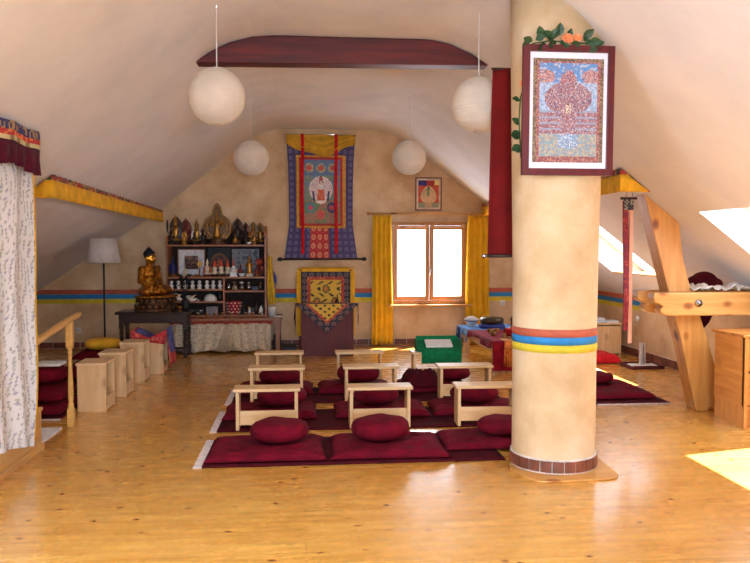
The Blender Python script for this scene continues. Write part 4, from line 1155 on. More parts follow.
def torma(label, px_, z, h, cone, body, y=11.58, group='red peaked offering cakes on the second shelf', name='offering_cake', cat='offering cake'):
    t = thing(name, label, cat, (sx(px_, y), y, z), 0, group)
    MB().lathe([(.2, 0), (.21, .05), (.12, .09), (.11, .14)], n=16).build('foot', m_dkfig, t)
    b = MB(); b.lathe([(.11, .14), (.17, .2), (.16, .3), (.10, .38), (.15, .45), (.13, .53), (.08, .6)], n=16)
    for k_ in range(6): b.ell((.15 * math.cos(k_ * 1.047), .15 * math.sin(k_ * 1.047), .26), .035, 8, 5)
    b.build('cake_body', body, t)
    MB().lathe([(.10, .58), (.12, .64), (.085, .78), (.03, .94), (.006, 1.0)], n=14).build('cone', cone, t)
    t.scale = (h, h, h); return t
m_cream = M('cream_butter', (216, 196, 168), .6, var=.2, scale=60)
m_redc = M('orange_red_cone', (206, 74, 44), .6)
torma('left of the three red peaked offering cakes before the arched icon', 214.2, z2, .26, m_redc, m_cream)
torma('middle of the three red peaked offering cakes before the arched icon', 220.8, z2, .27, m_redc, m_cream)
torma('right of the three red peaked offering cakes before the arched icon', 227.3, z2, .26, m_redc, m_cream)
def stupa(label, px_, z, h, y, body, tip, group='small white stupas on the second shelf'):
    t = thing('small_stupa', label, 'stupa', (sx(px_, y), y, z), 0, group)
    b = MB(); b.box(-.22, .22, -.22, .22, 0, .06).box(-.17, .17, -.17, .17, .06, .2).box(-.2, .2, -.2, .2, .2, .24)
    b.lathe([(.14, .24), (.19, .32), (.19, .42), (.12, .52), (.05, .54)], n=16).box(-.06, .06, -.06, .06, .53, .6); b.build('dome', body, t)
    MB().lathe([(.055, .6), (.07, .66), (.03, .86), (.045, .9), (.02, .95), (.004, 1)], n=12).build('spire', tip, t)
    t.scale = (h, h, h)
stupa('bright white stupa with red spire right of the peaked cakes', 233.3, z2, .27, 11.56, m_white, m_redc)
stupa('small cream stupa in front of the white mounted photo', 185, z2, .20, 11.62, m_cream, m_brass)
dm = thing('yellow_ornament', 'yellow diamond shaped ornament on a thin stand before the white mounted photo', 'ornament', (sx(199.3), 11.6, z2))
MB().prism([(0, .13), (.045, .19), (0, .26), (-.045, .19)], 'y', -.012, .012).build('diamond', M('ochre_yellow', (214, 158, 60), .5), dm, bevel=.004)
MB().lathe([(.03, 0), (.03, .01), (.008, .02), (.006, .14)], n=12).build('stand', m_brass, dm)
statue('blue robed statue with red head at the left end of the second shelf', 172.5, z2, .31, M('royal_blue_robe', (38, 44, 96), .6), m_brass, 11.62, standing=True, scarf=m_navy)
statue('colourful cream and red statue left of the peaked cakes', 206.8, z2, .28, m_cream, m_redfig, 11.6, wide=1.1, scarf=m_redc)
statue('slim gilded statue in front of the grey picture', 249.3, z2, .34, m_gilt, m_cream, 11.62, standing=True)
statue('tiny brown statue right of the white stupa', 240.3, z2, .20, m_redfig, m_dkfig, 11.64)
statue('small red and gold statue at the right end of the second shelf', 257, z2, .2, m_redfig, m_gilt, 11.58)
statue('dark red statue behind the red disc at the right end of the second shelf', 262, z2, .3, m_redfig, m_dkfig, 11.66)
rd = thing('red_disc', 'orange red disc on a stand at the right of the second shelf', 'ornament', (sx(259), 11.6, z2))
MB().tube([(0, -.008, .225), (0, .008, .225)], .05, 20).build('disc', M('orange_red_disc', (172, 66, 44), .5), rd)
MB().lathe([(.03, 0), (.03, .012), (.007, .02), (.006, .18)], n=12).build('stand', m_brass, rd)
def bowl(label, px_, z, r, y, mt, group='tiny bowls on the shrine shelves'):
    t = thing('small_bowl', label, 'bowl', (sx(px_, y), y, z), 0, group)
    MB().lathe([(r * .45, 0), (r * .5, r * .15), (r * .85, r * .5), (r, r * 1.0), (r * .92, r * 1.0), (r * .8, r * .6), (r * .1, r * .3)], n=16).build('bowl', mt, t)
    MB().lathe([(r * .86, r * .8), (r * .86, r * .86)], n=14).build('filling', m_cream, t)
bowl('white bowl before the grey picture', 241.5, z2, .05, 11.53, m_white)
for k_, (p_, lab) in enumerate(((178.5, 'left'), (188.5, 'right'))):
    bowl('dark bowl on the second shelf front, %s of the cream stupa' % lab, p_, z2, .04, 11.54, m_bronze)
bowl('brass bowl in front of the yellow diamond ornament', 196, z2, .036, 11.53, m_brass)
bowl('small dark bowl between the left and middle peaked cakes', 217.5, z2, .03, 11.525, m_bronze)
bowl('small dark bowl between the middle and right peaked cakes', 224, z2, .03, 11.525, m_bronze)

# --- third shelf: eight white vases
proto = None
ORD = ['first', 'second', 'third', 'fourth', 'fifth', 'sixth', 'seventh', 'eighth']
for k_, p_ in enumerate((170.7, 177.9, 184.8, 191.8, 198.8, 206.4, 212.7, 219.4)):
    lab = '%s from the left of the eight small white vases on the third shelf' % ORD[k_]
    if proto is None:
        proto = thing('white_vase', lab, 'vase', (sx(p_, 11.55), 11.55, ZS['third']), 0, 'small white vases on the third shelf')
        MB().lathe([(.03, 0), (.032, .008), (.02, .016), (.036, .04), (.037, .055), (.018, .076), (.015, .084)], n=16).build('vase_body', m_white, proto)
        MB().lathe([(.016, .083), (.027, .1), (.027, .112), (.012, .13)], n=14).build('stopper', m_white, proto)
    else: dup(proto, (sx(p_, 11.55), 11.55, ZS['third']), 0, lab)
# --- right of the divider: glass jars
def jar(label, px_, z, r, h, y, lidm, cont=None):
    t = thing('glass_jar', label, 'jar', (sx(px_, y), y, z), 0, 'glass jars in the shrine cabinet')
    jb = MB().lathe([(r * .9, 0), (r, h * .1), (r, h * .75), (r * .7, h * .88), (r * .7, h)], n=16).build('jar_body', m_jar, t)
    if lidm: MB().lathe([(r * .78, h * .98), (r * .78, h * 1.12), (r * .2, h * 1.2)], n=14).build('lid', lidm, jb)
    if cont: MB().lathe([(r * .85, h * .04), (r * .93, h * .1), (r * .93, h * .5)], n=14).build('contents', cont, t)
jar('clear jar at the left of the right hand shelf', 228.2, ZS['right'], .042, .12, 11.6, None, m_bronze)
jar('jar with white contents, second on the right hand shelf', 234.3, ZS['right'], .045, .12, 11.6, m_brass, m_cream)
jar('amber filled jar, third on the right hand shelf', 241.3, ZS['right'], .04, .11, 11.58, m_white, M('amber_filling', (150, 96, 44), .5))
jar('greyish jar, fourth on the right hand shelf', 248.5, ZS['right'], .045, .11, 11.6, m_chrome, m_dkfig)
jar('small dark jar, last on the right hand shelf', 260.5, ZS['right'], .035, .1, 11.58, m_brass, m_dkfig)
t = tag(MB().box(-.05, .05, -.04, .04, 0, .06).build('small_box', M('slate_box', (74, 78, 92), .6), loc=(sx(255), 11.6, ZS['right']), bevel=.004), 'small slate grey box between jars on the right hand shelf', 'box')
# --- fourth shelf: shells and pots
def shell(label, px_, z, s_, seed):
    t = thing('white_shell', label, 'shell', (sx(px_, 11.56), 11.56, z), 0, 'white shells on the fourth shelf')
    b = MB(); pts = [(-.08 * s_ + .16 * s_ * k_ / 10, 0, .04 * s_ + .02 * s_ * math.sin(k_ * .5 + seed)) for k_ in range(11)]
    b.tube(pts, [s_ * r_ for r_ in (.006, .018, .028, .038, .042, .042, .038, .03, .02, .012, .004)], 14); b.build('shell_body', m_white, t)
    MB().tube([(-.05 * s_, -.03 * s_, .045 * s_), (.02 * s_, -.035 * s_, .06 * s_), (.07 * s_, -.02 * s_, .09 * s_)], [.006 * s_, .014 * s_, .004 * s_], 8).build('shell_lip', m_cream, t)
shell('pointed white shell at the left end of the fourth shelf', 175.5, ZS['fourth'], 1.25, 0)
shell('white shell in the middle of the left part of the fourth shelf', 190.5, ZS['fourth'], 1.1, 1.3)
bowl('tiny white cup right of the middle shell', 197.5, ZS['fourth'], .025, 11.55, m_white)
t = thing('white_dome', 'large white domed lid or shell at the right of the fourth shelf', 'dome', (sx(210), 11.58, ZS['fourth']))
MB().lathe([(.1, 0), (.105, .015), (.1, .02)], n=24).build('base_ring', m_white, t)
MB().lathe([(.098, .018), (.092, .055), (.065, .09), (.03, .108), (.003, .114)], n=24).build('dome', m_white, t)
t = thing('dark_pot', 'round black pot beside the white dome', 'pot', (sx(219.5), 11.62, ZS['fourth']))
MB().lathe([(.035, 0), (.055, .04), (.055, .08), (.035, .11), (.04, .125)], n=16).build('pot_body', m_black, t)
MB().lathe([(.038, .12), (.02, .14), (.008, .155)], n=12).build('lid', m_black, t)
# --- bottom shelf
t = thing('small_camera', 'black compact object with a round pale front at the left of the bottom shelf', 'box', (sx(199), 11.58, ZB))
MB().box(-.07, .07, -.03, .03, 0, .1).build('casing', m_black, t, bevel=.01); MB().tube([(.02, -.03, .055), (.02, -.045, .055)], .025, 16).build('front_ring', m_chrome, t)
t['category'] = 'device'; t.name = 'black_device'
t = thing('grey_box', 'flat grey lilac box on the bottom shelf left of the divider', 'box', (sx(211.5), 11.62, ZB))
MB().box(-.085, .085, -.05, .05, 0, .1).build('box_body', M('lilac_grey', (136, 124, 134), .6), t, bevel=.004); MB().box(-.088, .088, -.053, .053, .1, .12).build('lid', M('lilac_grey_lid', (150, 136, 146), .6), t, bevel=.004)
t = thing('polka_dot_pot', 'red pot with white dots at the bottom right of the cabinet', 'pot', (sx(233.3), 11.62, ZB))
MB().lathe([(.085, 0), (.1, .03), (.112, .16), (.118, .2), (.108, .205)], n=28).build('pot_body', M('dotted_red', (150, 30, 34), .4), t)
ds = MB()
for i in range(12):
    for j in range(4):
        a = 2 * PI * (i + .5 * (j % 2)) / 12; r_ = .1 + .012 * (j / 3)
        ds.ell((r_ * 1.035 * math.cos(a), r_ * 1.035 * math.sin(a), .04 + .045 * j), .011, 8, 5)
ds.build('white_dot', m_white, t)['kind'] = 'stuff'
def bottle(label, px_, h, r, mt, y=11.58):
    t = thing('bottle', label, 'bottle', (sx(px_, y), y, ZB), 0, 'bottles and mugs at the bottom right of the cabinet')
    MB().lathe([(r, 0), (r, h * .55), (r * .4, h * .72), (r * .35, h * .9)], n=16).build('bottle_body', mt, t)
    MB().lathe([(r * .42, h * .88), (r * .42, h)], n=12).build('cap', m_black, t)
def mug(label, px_, h, r, mt):
    t = thing('mug', label, 'mug', (sx(px_, 11.57), 11.57, ZB), 0, 'bottles and mugs at the bottom right of the cabinet')
    MB().lathe([(r * .9, 0), (r, h * .1), (r, h), (r * .88, h), (r * .85, h * .2), (.002, h * .15)], n=18).build('mug_body', mt, t)
    MB().tube([(r * .95, 0, h * .8), (r * 1.5, 0, h * .7), (r * 1.5, 0, h * .35), (r * .95, 0, h * .25)], .006, 6).build('handle', mt, t)
mug('dark mug right of the dotted red pot', 243, .11, .042, m_black)
mug('grey metal mug, second right of the dotted red pot', 249, .12, .036, m_chrome)
bottle('slim dark bottle between the mug and the white bottle', 256, .19, .03, M('brown_bottle', (60, 44, 40), .3))
bottle('white bottle at the bottom right of the cabinet', 260.8, .15, .03, m_white, 11.55)
bottle('tall dark bottle in the bottom right corner of the cabinet', 263, .23, .026, m_black, 11.68)
# --- row of butter lamps on the table edge
proto = None
for k_, p_ in enumerate((189, 197, 206, 214, 222, 230.5, 238, 245, 252.5, 259.5)):
    lab = 'butter lamp on the table edge, %s from the left' % (ORD + ['ninth', 'tenth'])[k_]
    L_ = (sx(p_, 11.3), 11.3, .51)
    if proto is None:
        proto = thing('butter_lamp', lab, 'lamp', L_, 0, 'small brass butter lamps along the shrine table edge')
        MB().lathe([(.02, 0), (.022, .006), (.006, .016), (.006, .04), (.024, .06), (.026, .074)], n=14).build('cup', m_brass, proto)
        MB().lathe([(.023, .07), (.021, .078), (.003, .08)], n=12).build('butter', m_cream, proto)
    else: dup(proto, L_, 0, lab)
# --- right of the cabinet
t = thing('white_tub', 'white lidded tub on the shrine table right of the cabinet', 'tub', (sx(272.2, 11.5), 11.52, .51))
MB().lathe([(.058, 0), (.066, .12), (.066, .13)], n=20).build('tub_body', m_white, t); MB().lathe([(.07, .125), (.07, .145), (.06, .15)], n=20).build('lid', m_white, t)
t = tag(MB().box(-.07, .07, -.1, .1, 0, .012).build('papers', m_paper, loc=(sx(279.5, 11.4), 11.42, .51)), 'white papers on the right end of the shrine table', 'papers')
t = thing('hanging_scarf', 'long yellow scarf with blue lining hanging beside the shrine cabinet', 'scarf', (sx(272, 11.5), 11.50, .70))
MB().surf(lambda u, v: ((u - .5) * (.085 + .03 * math.sin(v * 5)) - .03 * (v > .0) * v, -.02 * math.sin(u * 9 + v * 3), .72 * v), 14, 30).build('scarf_cloth', M('yellow_scarf', (206, 166, 40), .8), t, solid=.012)
MB().surf(lambda u, v: (.03 + u * .045 * math.sin(PI * v) + .0 * v, .0 + .015 * math.sin(u * 5), .22 + .28 * v), 6, 14).build('lining', M('blue_lining', (70, 84, 168), .8), t, solid=.01, label='blue lining')
MB().tube([(-.03, .0, .72), (-.045, 0, .74), (-.045, .02, .75)], .006, 6).build('hook', m_brass, t)
t = thing('upright_case', 'small black upright case on the floor right of the floral cloth', 'case', (-.43, 11.55, 0))
MB().box(-.055, .055, -.1, .1, .01, .22).build('case_body', m_black, t, bevel=.012); MB().tube([(0, -.05, .22), (0, -.04, .25), (0, .04, .25), (0, .05, .22)], .008, 8).build('handle', m_black, t)
t = thing('flat_case', 'flat dark case on the floor between the floral cloth and the throne', 'case', (-.25, 11.5, 0))
MB().box(-.1, .1, -.16, .16, 0, .05).build('case_body', M('dark_blue_case', (44, 46, 62), .5), t, bevel=.008); MB().box(-.102, .102, -.162, .162, .05, .065).build('lid', m_black, t, bevel=.005)

# ------------------------------------------------------------------ red covered offering table by the window
rt = thing('offering_table', 'low wooden table under red and blue cloths, half hidden by the column', 'table', (2.66, 9.0, 0))
MB().box(-.34, .36, .02, 1.95, .36, .39).build('table_top', m_pine, rt, bevel=.004)
for x_ in (-.29, .31):
    for y_ in (.1, 1.85): MB().box(x_ - .035, x_ + .035, y_ - .05, y_ + .05, 0, .36).build('leg', m_pine_v, rt)
MB().box(-.32, -.30, .15, 1.8, .24, .36).build('side_rail', m_pine_y, rt)
t = thing('table_cloth', 'dark red cloth covering the low table beside the column', 'cloth', (2.66, 9.0, .392))
def rc(u, v):
    x = -.37 + .75 * u
    if v < .3: q = v / .3; return (x, -.005 - .012 * math.sin(u * 21) * (1 - q), .006 - .36 * (1 - q))
    q = (v - .3) / .7; return (x, .0 + 1.3 * q, .006 + .003 * nz(u * 6, q * 9))
MB().surf(rc, 40, 40).build('cloth_top', cloth('crimson_cloth', (142, 20, 40), .15, 9), t, solid=.006)
MB().surf(lambda u, v: (-.372 - .02 * math.sin(v * 20) * (1 - u) - .008, .01 + 1.3 * v, .002 - (1 - u) * (.07 + .03 * math.sin(v * 7))), 6, 30).build('side_overhang', cloth('crimson_cloth_side', (142, 20, 40), .15, 9), t, solid=.006)
t = thing('table_cloth', 'pale blue cloth at the far left corner of the low red covered table', 'cloth', (2.66, 10.3, .392))
MB().surf(lambda u, v: (-.38 + .76 * u, .67 * v, .012 + .004 * nz(u * 6, v * 6)), 20, 16).build('cloth_top', m_blue, t, solid=.006)
MB().surf(lambda u, v: (-.392 - .03 * math.sin(v * 12 + 1) * (1 - u), .01 + .67 * v, .008 - (1 - u) * (.14 + .05 * math.sin(v * 10))), 8, 24).build('side_drape', m_blue, t, solid=.006)
MB().surf(lambda u, v: (-.40 - .02 * math.sin(v * 15) * (1 - u), .5 + .22 * v, .0 - (1 - u) * .19), 6, 10).build('navy_corner', m_navy, t, solid=.006, label='navy corner')
t = thing('fringed_cloth', 'orange gold fringed cloth hanging over the front of the red covered table', 'cloth', (2.67, 8.975, .41))
MB().surf(lambda u, v: (-.24 + .48 * u, -.012 - .004 * math.sin(u * 30) if v < .5 else -.012 + .5 * (v - .5), -.09 * (1 - 2 * v) if v < .5 else .0), 30, 8).build('cloth_band', M('orange_gold_weave', (224, 132, 60), .6, var=.2), t, solid=.006)
fr_ = MB()
for k_ in range(40):
    x = -.235 + .47 * k_ / 39; a = .012 * (hsh(k_) - .5)
    fr_.tube([(x, -.014, -.085), (x + a, -.018 - .008 * hsh(k_, 1), -.2), (x + 1.6 * a, -.016, -.30 - .03 * hsh(k_, 2))], [.006, .0055, .004], 5)
f_o = fr_.build('fringe', m_orange, t); f_o['kind'] = 'stuff'
def ot(name, label, cat, x, y, z=.404, group='ritual objects on the red covered table'): return thing(name, label, cat, (x, y, z), 0, group)
t = ot('white_bowl', 'white and blue bowl at the far left end of the red covered table', 'bowl', 2.42, 10.75, .408)
MB().lathe([(.045, 0), (.05, .015), (.09, .07), (.105, .11), (.095, .11), (.03, .03)], n=22).build('bowl', m_white, t); MB().lathe([(.097, .075), (.105, .09), (.095, .09)], n=22).build('blue_band', M('blue_glaze', (52, 56, 116), .3), t, label='blue painted band')
MB().lathe([(.09, .1), (.075, .13), (.02, .15)], n=18).build('filling', m_paper, t)
t = ot('hand_drum', 'round dark drum lying on a blue cushion on the red covered table', 'drum', 2.66, 10.5, .408)
MB().lathe([(.17, 0), (.19, .025), (.18, .05), (.16, .06)], n=26).build('blue_pad', M('dark_blue_pad', (44, 58, 130), .8), t, label='dark blue pad')
MB().lathe([(.15, .06), (.17, .08), (.17, .13), (.14, .155), (.02, .165)], n=28).build('drum_body', M('dark_olive_metal', (78, 66, 48), .35, .6), t)
def dbell(label, x, y, s_):
    t = ot('hand_bell', label, 'bell', x, y)
    MB().lathe([(.045 * s_, 0), (.048 * s_, .015 * s_), (.034 * s_, .05 * s_), (.03 * s_, .075 * s_), (.008 * s_, .09 * s_)], n=18).build('bell_body', m_brass, t)
    MB().lathe([(.008 * s_, .088 * s_), (.016 * s_, .105 * s_), (.008 * s_, .125 * s_), (.016 * s_, .15 * s_), (.022 * s_, .17 * s_), (.003 * s_, .2 * s_)], n=12).build('handle', m_bronze, t)
dbell('tall hand bell near the middle of the red covered table', 2.74, 9.75, 1.2)
dbell('hand bell at the front right of the red covered table beside the column', 2.90, 9.18, 1.2)
dbell('small hand bell at the front left of the red covered table', 2.52, 9.3, .75)
t = ot('wrapped_book', 'long text wrapped in red cloth on the red covered table', 'book', 2.78, 9.45); t.rotation_euler = (0, 0, .35)
MB().box(-.09, .09, -.28, .28, 0, .09).build('wrapping', m_red, t, bevel=.02); MB().box(-.095, .095, -.03, .03, -.001, .095).build('ribbon', m_orange, t, bevel=.008)
t = ot('vajra', 'small brass double ended sceptre lying at the front of the red covered table', 'ritual tool', 2.6, 9.2); t.rotation_euler = (0, 0, .5)
MB().tube([(-.03, 0, .02), (0, 0, .02), (.03, 0, .02)], [.01, .014, .01], 10).build('grip', m_brass, t)
for s_ in (-1, 1): MB().tube([(s_ * .03, 0, .02), (s_ * .05, 0, .02), (s_ * .075, 0, .02), (s_ * .095, 0, .02)], [.008, .02, .016, .003], 10).build('prongs', m_brass, t)
for i, (x, y, lab) in enumerate(((2.45, 9.6, 'left middle'), (2.5, 9.95, 'left rear'), (2.6, 10.0, 'rear centre'))):
    t = ot('offering_cup', 'small brass cup at the %s of the red covered table' % lab, 'cup', x, y)
    MB().lathe([(.03, 0), (.03, .01), (.045, .05), (.04, .05), (.01, .015)], n=16).build('bowl', m_brass, t); MB().lathe([(.038, .038), (.038, .042)], n=14).build('filling', m_dkfig, t)

# ------------------------------------------------------------------ framed picture and roses on the column
pc = thing('framed_picture', 'large maroon framed assembly painting in a white mount hung on the column', 'picture', (1.727, 4.872, 2.03), 0)
def assembly(u, v):
    if u < .09 or u > .91 or v < .06 or v > .955:
        return [(120, 92, 70), (150, 132, 90), (96, 78, 66)][int(hsh(int(u * 66), int(v * 90)) * 3)] if (u < .05 or u > .95 or v > .975) else (150, 84, 84) if hsh(int(u * 66), int(v * 90)) > .3 else (186, 140, 120)
    x, y = (u - .5) / .41, (v - .5) * 2 / .9
    i, j = int(u * 84), int(v * 112); h = hsh(i, j)
    def crowd(base):
        return base if h > .62 else ((176, 126, 128) if h > .42 else ((198, 180, 178) if h > .26 else ((112, 84, 100) if h > .12 else (134, 138, 164))))
    if abs(x) < .08 and -.06 < y < .12: return (226, 200, 160) if h > .3 else (90, 90, 130)
    if math.hypot(x / .82, (y - .26) / .36) < 1 and y > -.02: return crowd((142, 96, 106))
    if math.hypot(x / .3, (y - .55) / .3) < 1: return crowd((176, 98, 96))
    if y > .6:
        if abs(x) > .45 and math.hypot((abs(x) - .78) / .32, (y - .72) / .15) < 1: return crowd((206, 140, 120))
        return (96, 144, 200) if nz(x * 8, y * 14, 1) > -.2 else (170, 186, 204)
    if y > .0: return (170, 190, 214) if nz(x * 9, y * 12, 4) > -.05 else (142, 172, 206)
    if y > -.5:
        return crowd((152, 96, 104)) if (int(y * 24) % 3 or abs(x) < .25) else (150, 160, 180)
    if abs(x) < .35 and y > -.8: return (132, 160, 190) if h > .2 else (210, 220, 226)
    return (136, 160, 172) if nz(x * 10, y * 14, 9) > 0 else (178, 170, 150)
def assembly2(u, v):
    c_ = assembly(u, v); h = hsh(int(u * 84), int(v * 112), 9)
    return (168, 128, 132) if h > .9 else tuple(min(255, q * (.9 + .2 * h)) for q in c_)
picture(pc, .615, .845, .045, -.04, (wood('deep_maroon_frame', (78, 10, 18), (106, 20, 26), 2, .9, .35), M('white_passepartout', (236, 234, 242), .6, var=.01)), (.025, .04), assembly2, 168, 224)
pc.rotation_euler = (.02, 0, .0)
def leaf(mb, c, d, s_, m=0):
    d = Vector(d).normalized(); nn = Vector((.3 * math.sin(c[0] * 90), -1, .5 * math.cos(c[0] * 70))); nn = (nn - d * nn.dot(d)).normalized(); sd = nn.cross(d)
    q = Matrix((d, sd, nn)).transposed()
    pts = [(0, 0), (.25, .28), (.55, .36), (.85, .2), (1.05, 0), (.85, -.2), (.55, -.36), (.25, -.28)]
    vs = [Vector(c) + q @ Vector((x * s_, y * s_, .18 * s_ * abs(y) + .0)) for x, y in pts] + [Vector(c) + q @ Vector((x * s_, 0, -.03 * s_)) for x in (.3, .6, .85)]
    vb = [v_ - q @ Vector((0, 0, .0025)) for v_ in vs]
    F_ = [(0, 1, 8), (1, 2, 9, 8), (2, 3, 10, 9), (3, 4, 10), (4, 5, 10), (5, 6, 9, 10), (6, 7, 8, 9), (7, 0, 8)]
    n_ = len(vs)
    mb.add(vs + vb, F_ + [tuple(i + n_ for i in reversed(f)) for f in F_] + [(i, (i + 1) % 8, n_ + (i + 1) % 8, n_ + i) for i in range(8)], m, False)
def rose(parent, c, r):
    b = MB()
    for k_ in range(3):
        n_ = 5 + k_; rr = r * (.35 + .3 * k_)
        for j in range(n_):
            a = 2 * PI * j / n_ + k_ * .5
            rt_ = Matrix.Rotation(a, 3, 'Z') @ Matrix.Rotation(.25 + .35 * k_, 3, 'Y')
            p_ = Matrix.Rotation(1.1, 3, 'X') @ Vector((rr * .7 * math.cos(a), rr * .7 * math.sin(a), r * (.5 - .2 * k_)))
            b.ell((c[0] + p_.x, c[1] + p_.y, c[2] + p_.z), (r * .16, r * .42, r * .42), 8, 6, rot=Matrix.Rotation(1.1, 3, 'X') @ rt_)
    b.ell(c, r * .45, 10, 8)
    return b.build('blossom', m_rose, parent, label='orange rose blossom')
rs = thing('rose_sprig', 'rose sprig with orange blossoms lying on top of the maroon picture frame', 'flowers', (1.70, 4.84, 2.872))
MB().tube([(-.22, .0, .01), (-.1, -.005, .03), (.02, -.01, .022), (.16, 0, .02), (.22, .0, .01)], .005, 7).build('stem', m_stem, rs)
random.seed(11)
for (x, z, a, s_) in ((-.22, .02, 2.9, .07), (-.16, .045, 1.9, .075), (-.10, .04, .9, .08), (-.08, .03, 2.4, .085), (-.13, .01, -2.4, .075), (-.03, .035, -.9, .07), (.02, .05, 1.3, .06), (.13, .03, 1.2, .06), (.15, .02, .1, .085), (.14, .01, -.7, .085), (.19, .01, .2, .07), (-.04, .06, 1.6, .08), (.10, .005, -2.2, .065), (-.2, .03, .5, .07), (-.06, .02, -2.6, .075), (-.12, .06, 2.9, .07), (.04, .02, -.5, .06), (.12, .05, .7, .08), (.17, .015, 2.5, .06), (-.24, .015, -2.7, .06)):
    l = MB(); leaf(l, (x, -.012, z), (math.cos(a), -.2 - .3 * random.random(), math.sin(a)), s_); l.build('leaf', m_leaf, rs)
rose(rs, (.0, -.05, .03), .04)
rose(rs, (.075, -.03, .045), .03)
r2 = thing('rose_sprig', 'rose sprig with dark leaves hanging at the left side behind the maroon frame', 'flowers', (1.43, 4.93, 2.25))
MB().tube([(.03, 0, .38), (.0, -.01, .3), (-.012, -.02, .15), (.0, -.01, .0), (.01, 0, -.1)], .005, 7).build('stem', m_stem, r2)
for (x, z, a, s_) in ((-.005, .28, 3.0, .06), (-.005, .12, 2.6, .07), (.0, .07, 3.5, .075), (-.005, .03, 2.9, .07), (.005, -.02, 3.6, .08), (.0, -.06, 2.8, .06), (.01, .0, -1.2, .06)):
    l = MB(); leaf(l, (x, -.02, z), (math.cos(a), -.3, math.sin(a)), s_); l.build('leaf', m_leaf, r2)
rose(r2, (.012, -.035, .38), .03)

# ------------------------------------------------------------------ right side
rug(2.87, 3.62, 7.12, 8.55, 'dark maroon rug right of the column with a pale fringed near edge', 'rugs right of the column', 'front')
zabuton(.68, 1.0, .07, 31, 'maroon sitting mat right of the column', (3.23, 7.75, zm), 0, 'maroon mats right of the column')
zafu(.24, .11, 32, 'maroon cushion on the mat right of the column', (3.12, 7.9, 0), .3)
zabuton(.6, .4, .08, 33, 'floor cushion coloured white as if sunlit, behind the maroon mat right of the column', (3.3, 8.85, 0), .1, 'floor cushions right of the column', m_paper)  # white material puts a patch of sunlight into the cushion colour
zabuton(.62, .55, .13, 34, 'bright red floor cushion before the small bookcase at the right wall', (3.90, 9.88, 0), .03, 'floor cushions right of the column', m_red)
bc = thing('bookcase', 'small pine bookcase with books on top at the right wall behind the column', 'bookcase', (4.2, 10.4, 0))
MB().box(-.36, .36, -.02, .44, .445, .47).build('top_board', m_pine, bc, bevel=.004)
for x_ in (-.34, .316): MB().box(x_, x_ + .024, 0, .42, 0, .445).build('side_panel', m_pine_v, bc, bevel=.003)
MB().box(-.316, .316, .02, .42, .2, .222).build('shelf', m_pine, bc); MB().box(-.316, .316, .40, .42, 0, .445).build('back_panel', m_pine_v, bc)
MB().box(-.316, .316, .0, .02, .03, .43).build('door', m_pine_v, bc, bevel=.003)
def book(label, loc, dim, cm, rz):
    t = thing('book', label, 'book', loc, rz, 'books and papers on the small bookcase')
    w_, d_, h_ = dim
    MB().box(-w_ / 2, w_ / 2, -d_ / 2, d_ / 2, 0, .006).box(-w_ / 2, w_ / 2, -d_ / 2, d_ / 2, h_ - .006, h_).box(-w_ / 2, -w_ / 2 + .006, -d_ / 2, d_ / 2, .006, h_ - .006).build('cover', cm, t)
    MB().box(-w_ / 2 + .006, w_ / 2 - .006, -d_ / 2 + .005, d_ / 2 - .005, .006, h_ - .006).build('pages', m_paper, t)
book('pale blue book lying at the bottom of the pile on the small bookcase', (4.18, 10.55, .47), (.36, .24, .035), M('pale_blue_cover', (120, 160, 200), .5), .1)
book('white book lying open side up on the small bookcase, right of the pile', (4.43, 10.5, .47), (.16, .22, .03), M('white_cover', (226, 226, 228), .5), -.1)
book('second book of the pile on the small bookcase, white', (4.16, 10.55, .505), (.32, .22, .03), M('white_cover_b', (220, 222, 230), .5), -.06)
t = thing('cloth_bundle', 'dark blue bundle on top of the book pile at the right wall', 'bundle', (4.08, 10.55, .536))
MB().ell((0, 0, .05), (.12, .1, .05), 16, 10).ell((.08, -.02, .04), (.07, .06, .04), 12, 8).build('bundle_cloth', m_navy, t); MB().tube([(-.02, -.09, .06), (0, -.02, .105), (.02, .08, .06)], .01, 8).build('tie', m_blue, t)

# hanging strip by the post and the stand below
hb = thing('hanging_strip', 'narrow red brocade strip with a pinkish wooden side rail hanging beside the leaning post', 'banner', (3.07, 6.9, .64))
def stripc(u, v): return (136, 24, 40) if hsh(int(u * 8), int(v * 70)) > .28 else ((96, 22, 50) if hsh(int(v * 70), 5) > .5 else (176, 70, 60))
MB().surf(lambda u, v: (-.06 + .05 * u + .012 * (1 - v), -.012 * math.sin(v * 5) - .01, .12 + v * 1.24), 8, 80, col=stripc).build('brocade', m_brocade, hb, solid=.02)
MB().prism([(-.004, 0.), (.034, 0.), (.03, 1.36), (-.004, 1.36)], 'y', -.03, .0).build('side_rail', wood('pink_wood', (206, 140, 110), (224, 168, 138), 2, 1.), hb, bevel=.003, label='pinkish wooden side rail')
MB().surf(lambda u, v: (-.06 + .09 * u, -.03, 1.27 + .1 * v), 6, 6, col=lambda u, v: (52, 54, 60) if hsh(int(u * 6), int(v * 6)) > .4 else (150, 140, 120)).build('top_patch', m_brocade, hb, solid=.008, label='grey patterned top patch')
MB().tube([(-.09, -.01, 1.38), (.07, -.01, 1.38)], .012, 8).build('top_rod', m_darkwood, hb)
MB().tube([(-.04, -.01, 1.38), (.0, 0, 1.53), (.04, -.01, 1.38)], .003, 5).build('string', m_black, hb)
bs = thing('mop_stand', 'pale grey upright holder standing in a maroon tray at the right wall', 'stand', (4.36, 9.33, 0))
MB().box(-.22, .22, -.18, .2, 0, .012).box(-.22, .22, -.18, -.165, .012, .045).box(-.22, .22, .185, .2, .012, .045).box(-.22, -.205, -.165, .185, .012, .045).box(.205, .22, -.165, .185, .012, .045).build('tray', m_maroon_wood, bs, bevel=.004, label='maroon tray')
MB().box(-.17, .17, -.09, .09, .013, .04).build('plate', m_plastic, bs, bevel=.012)
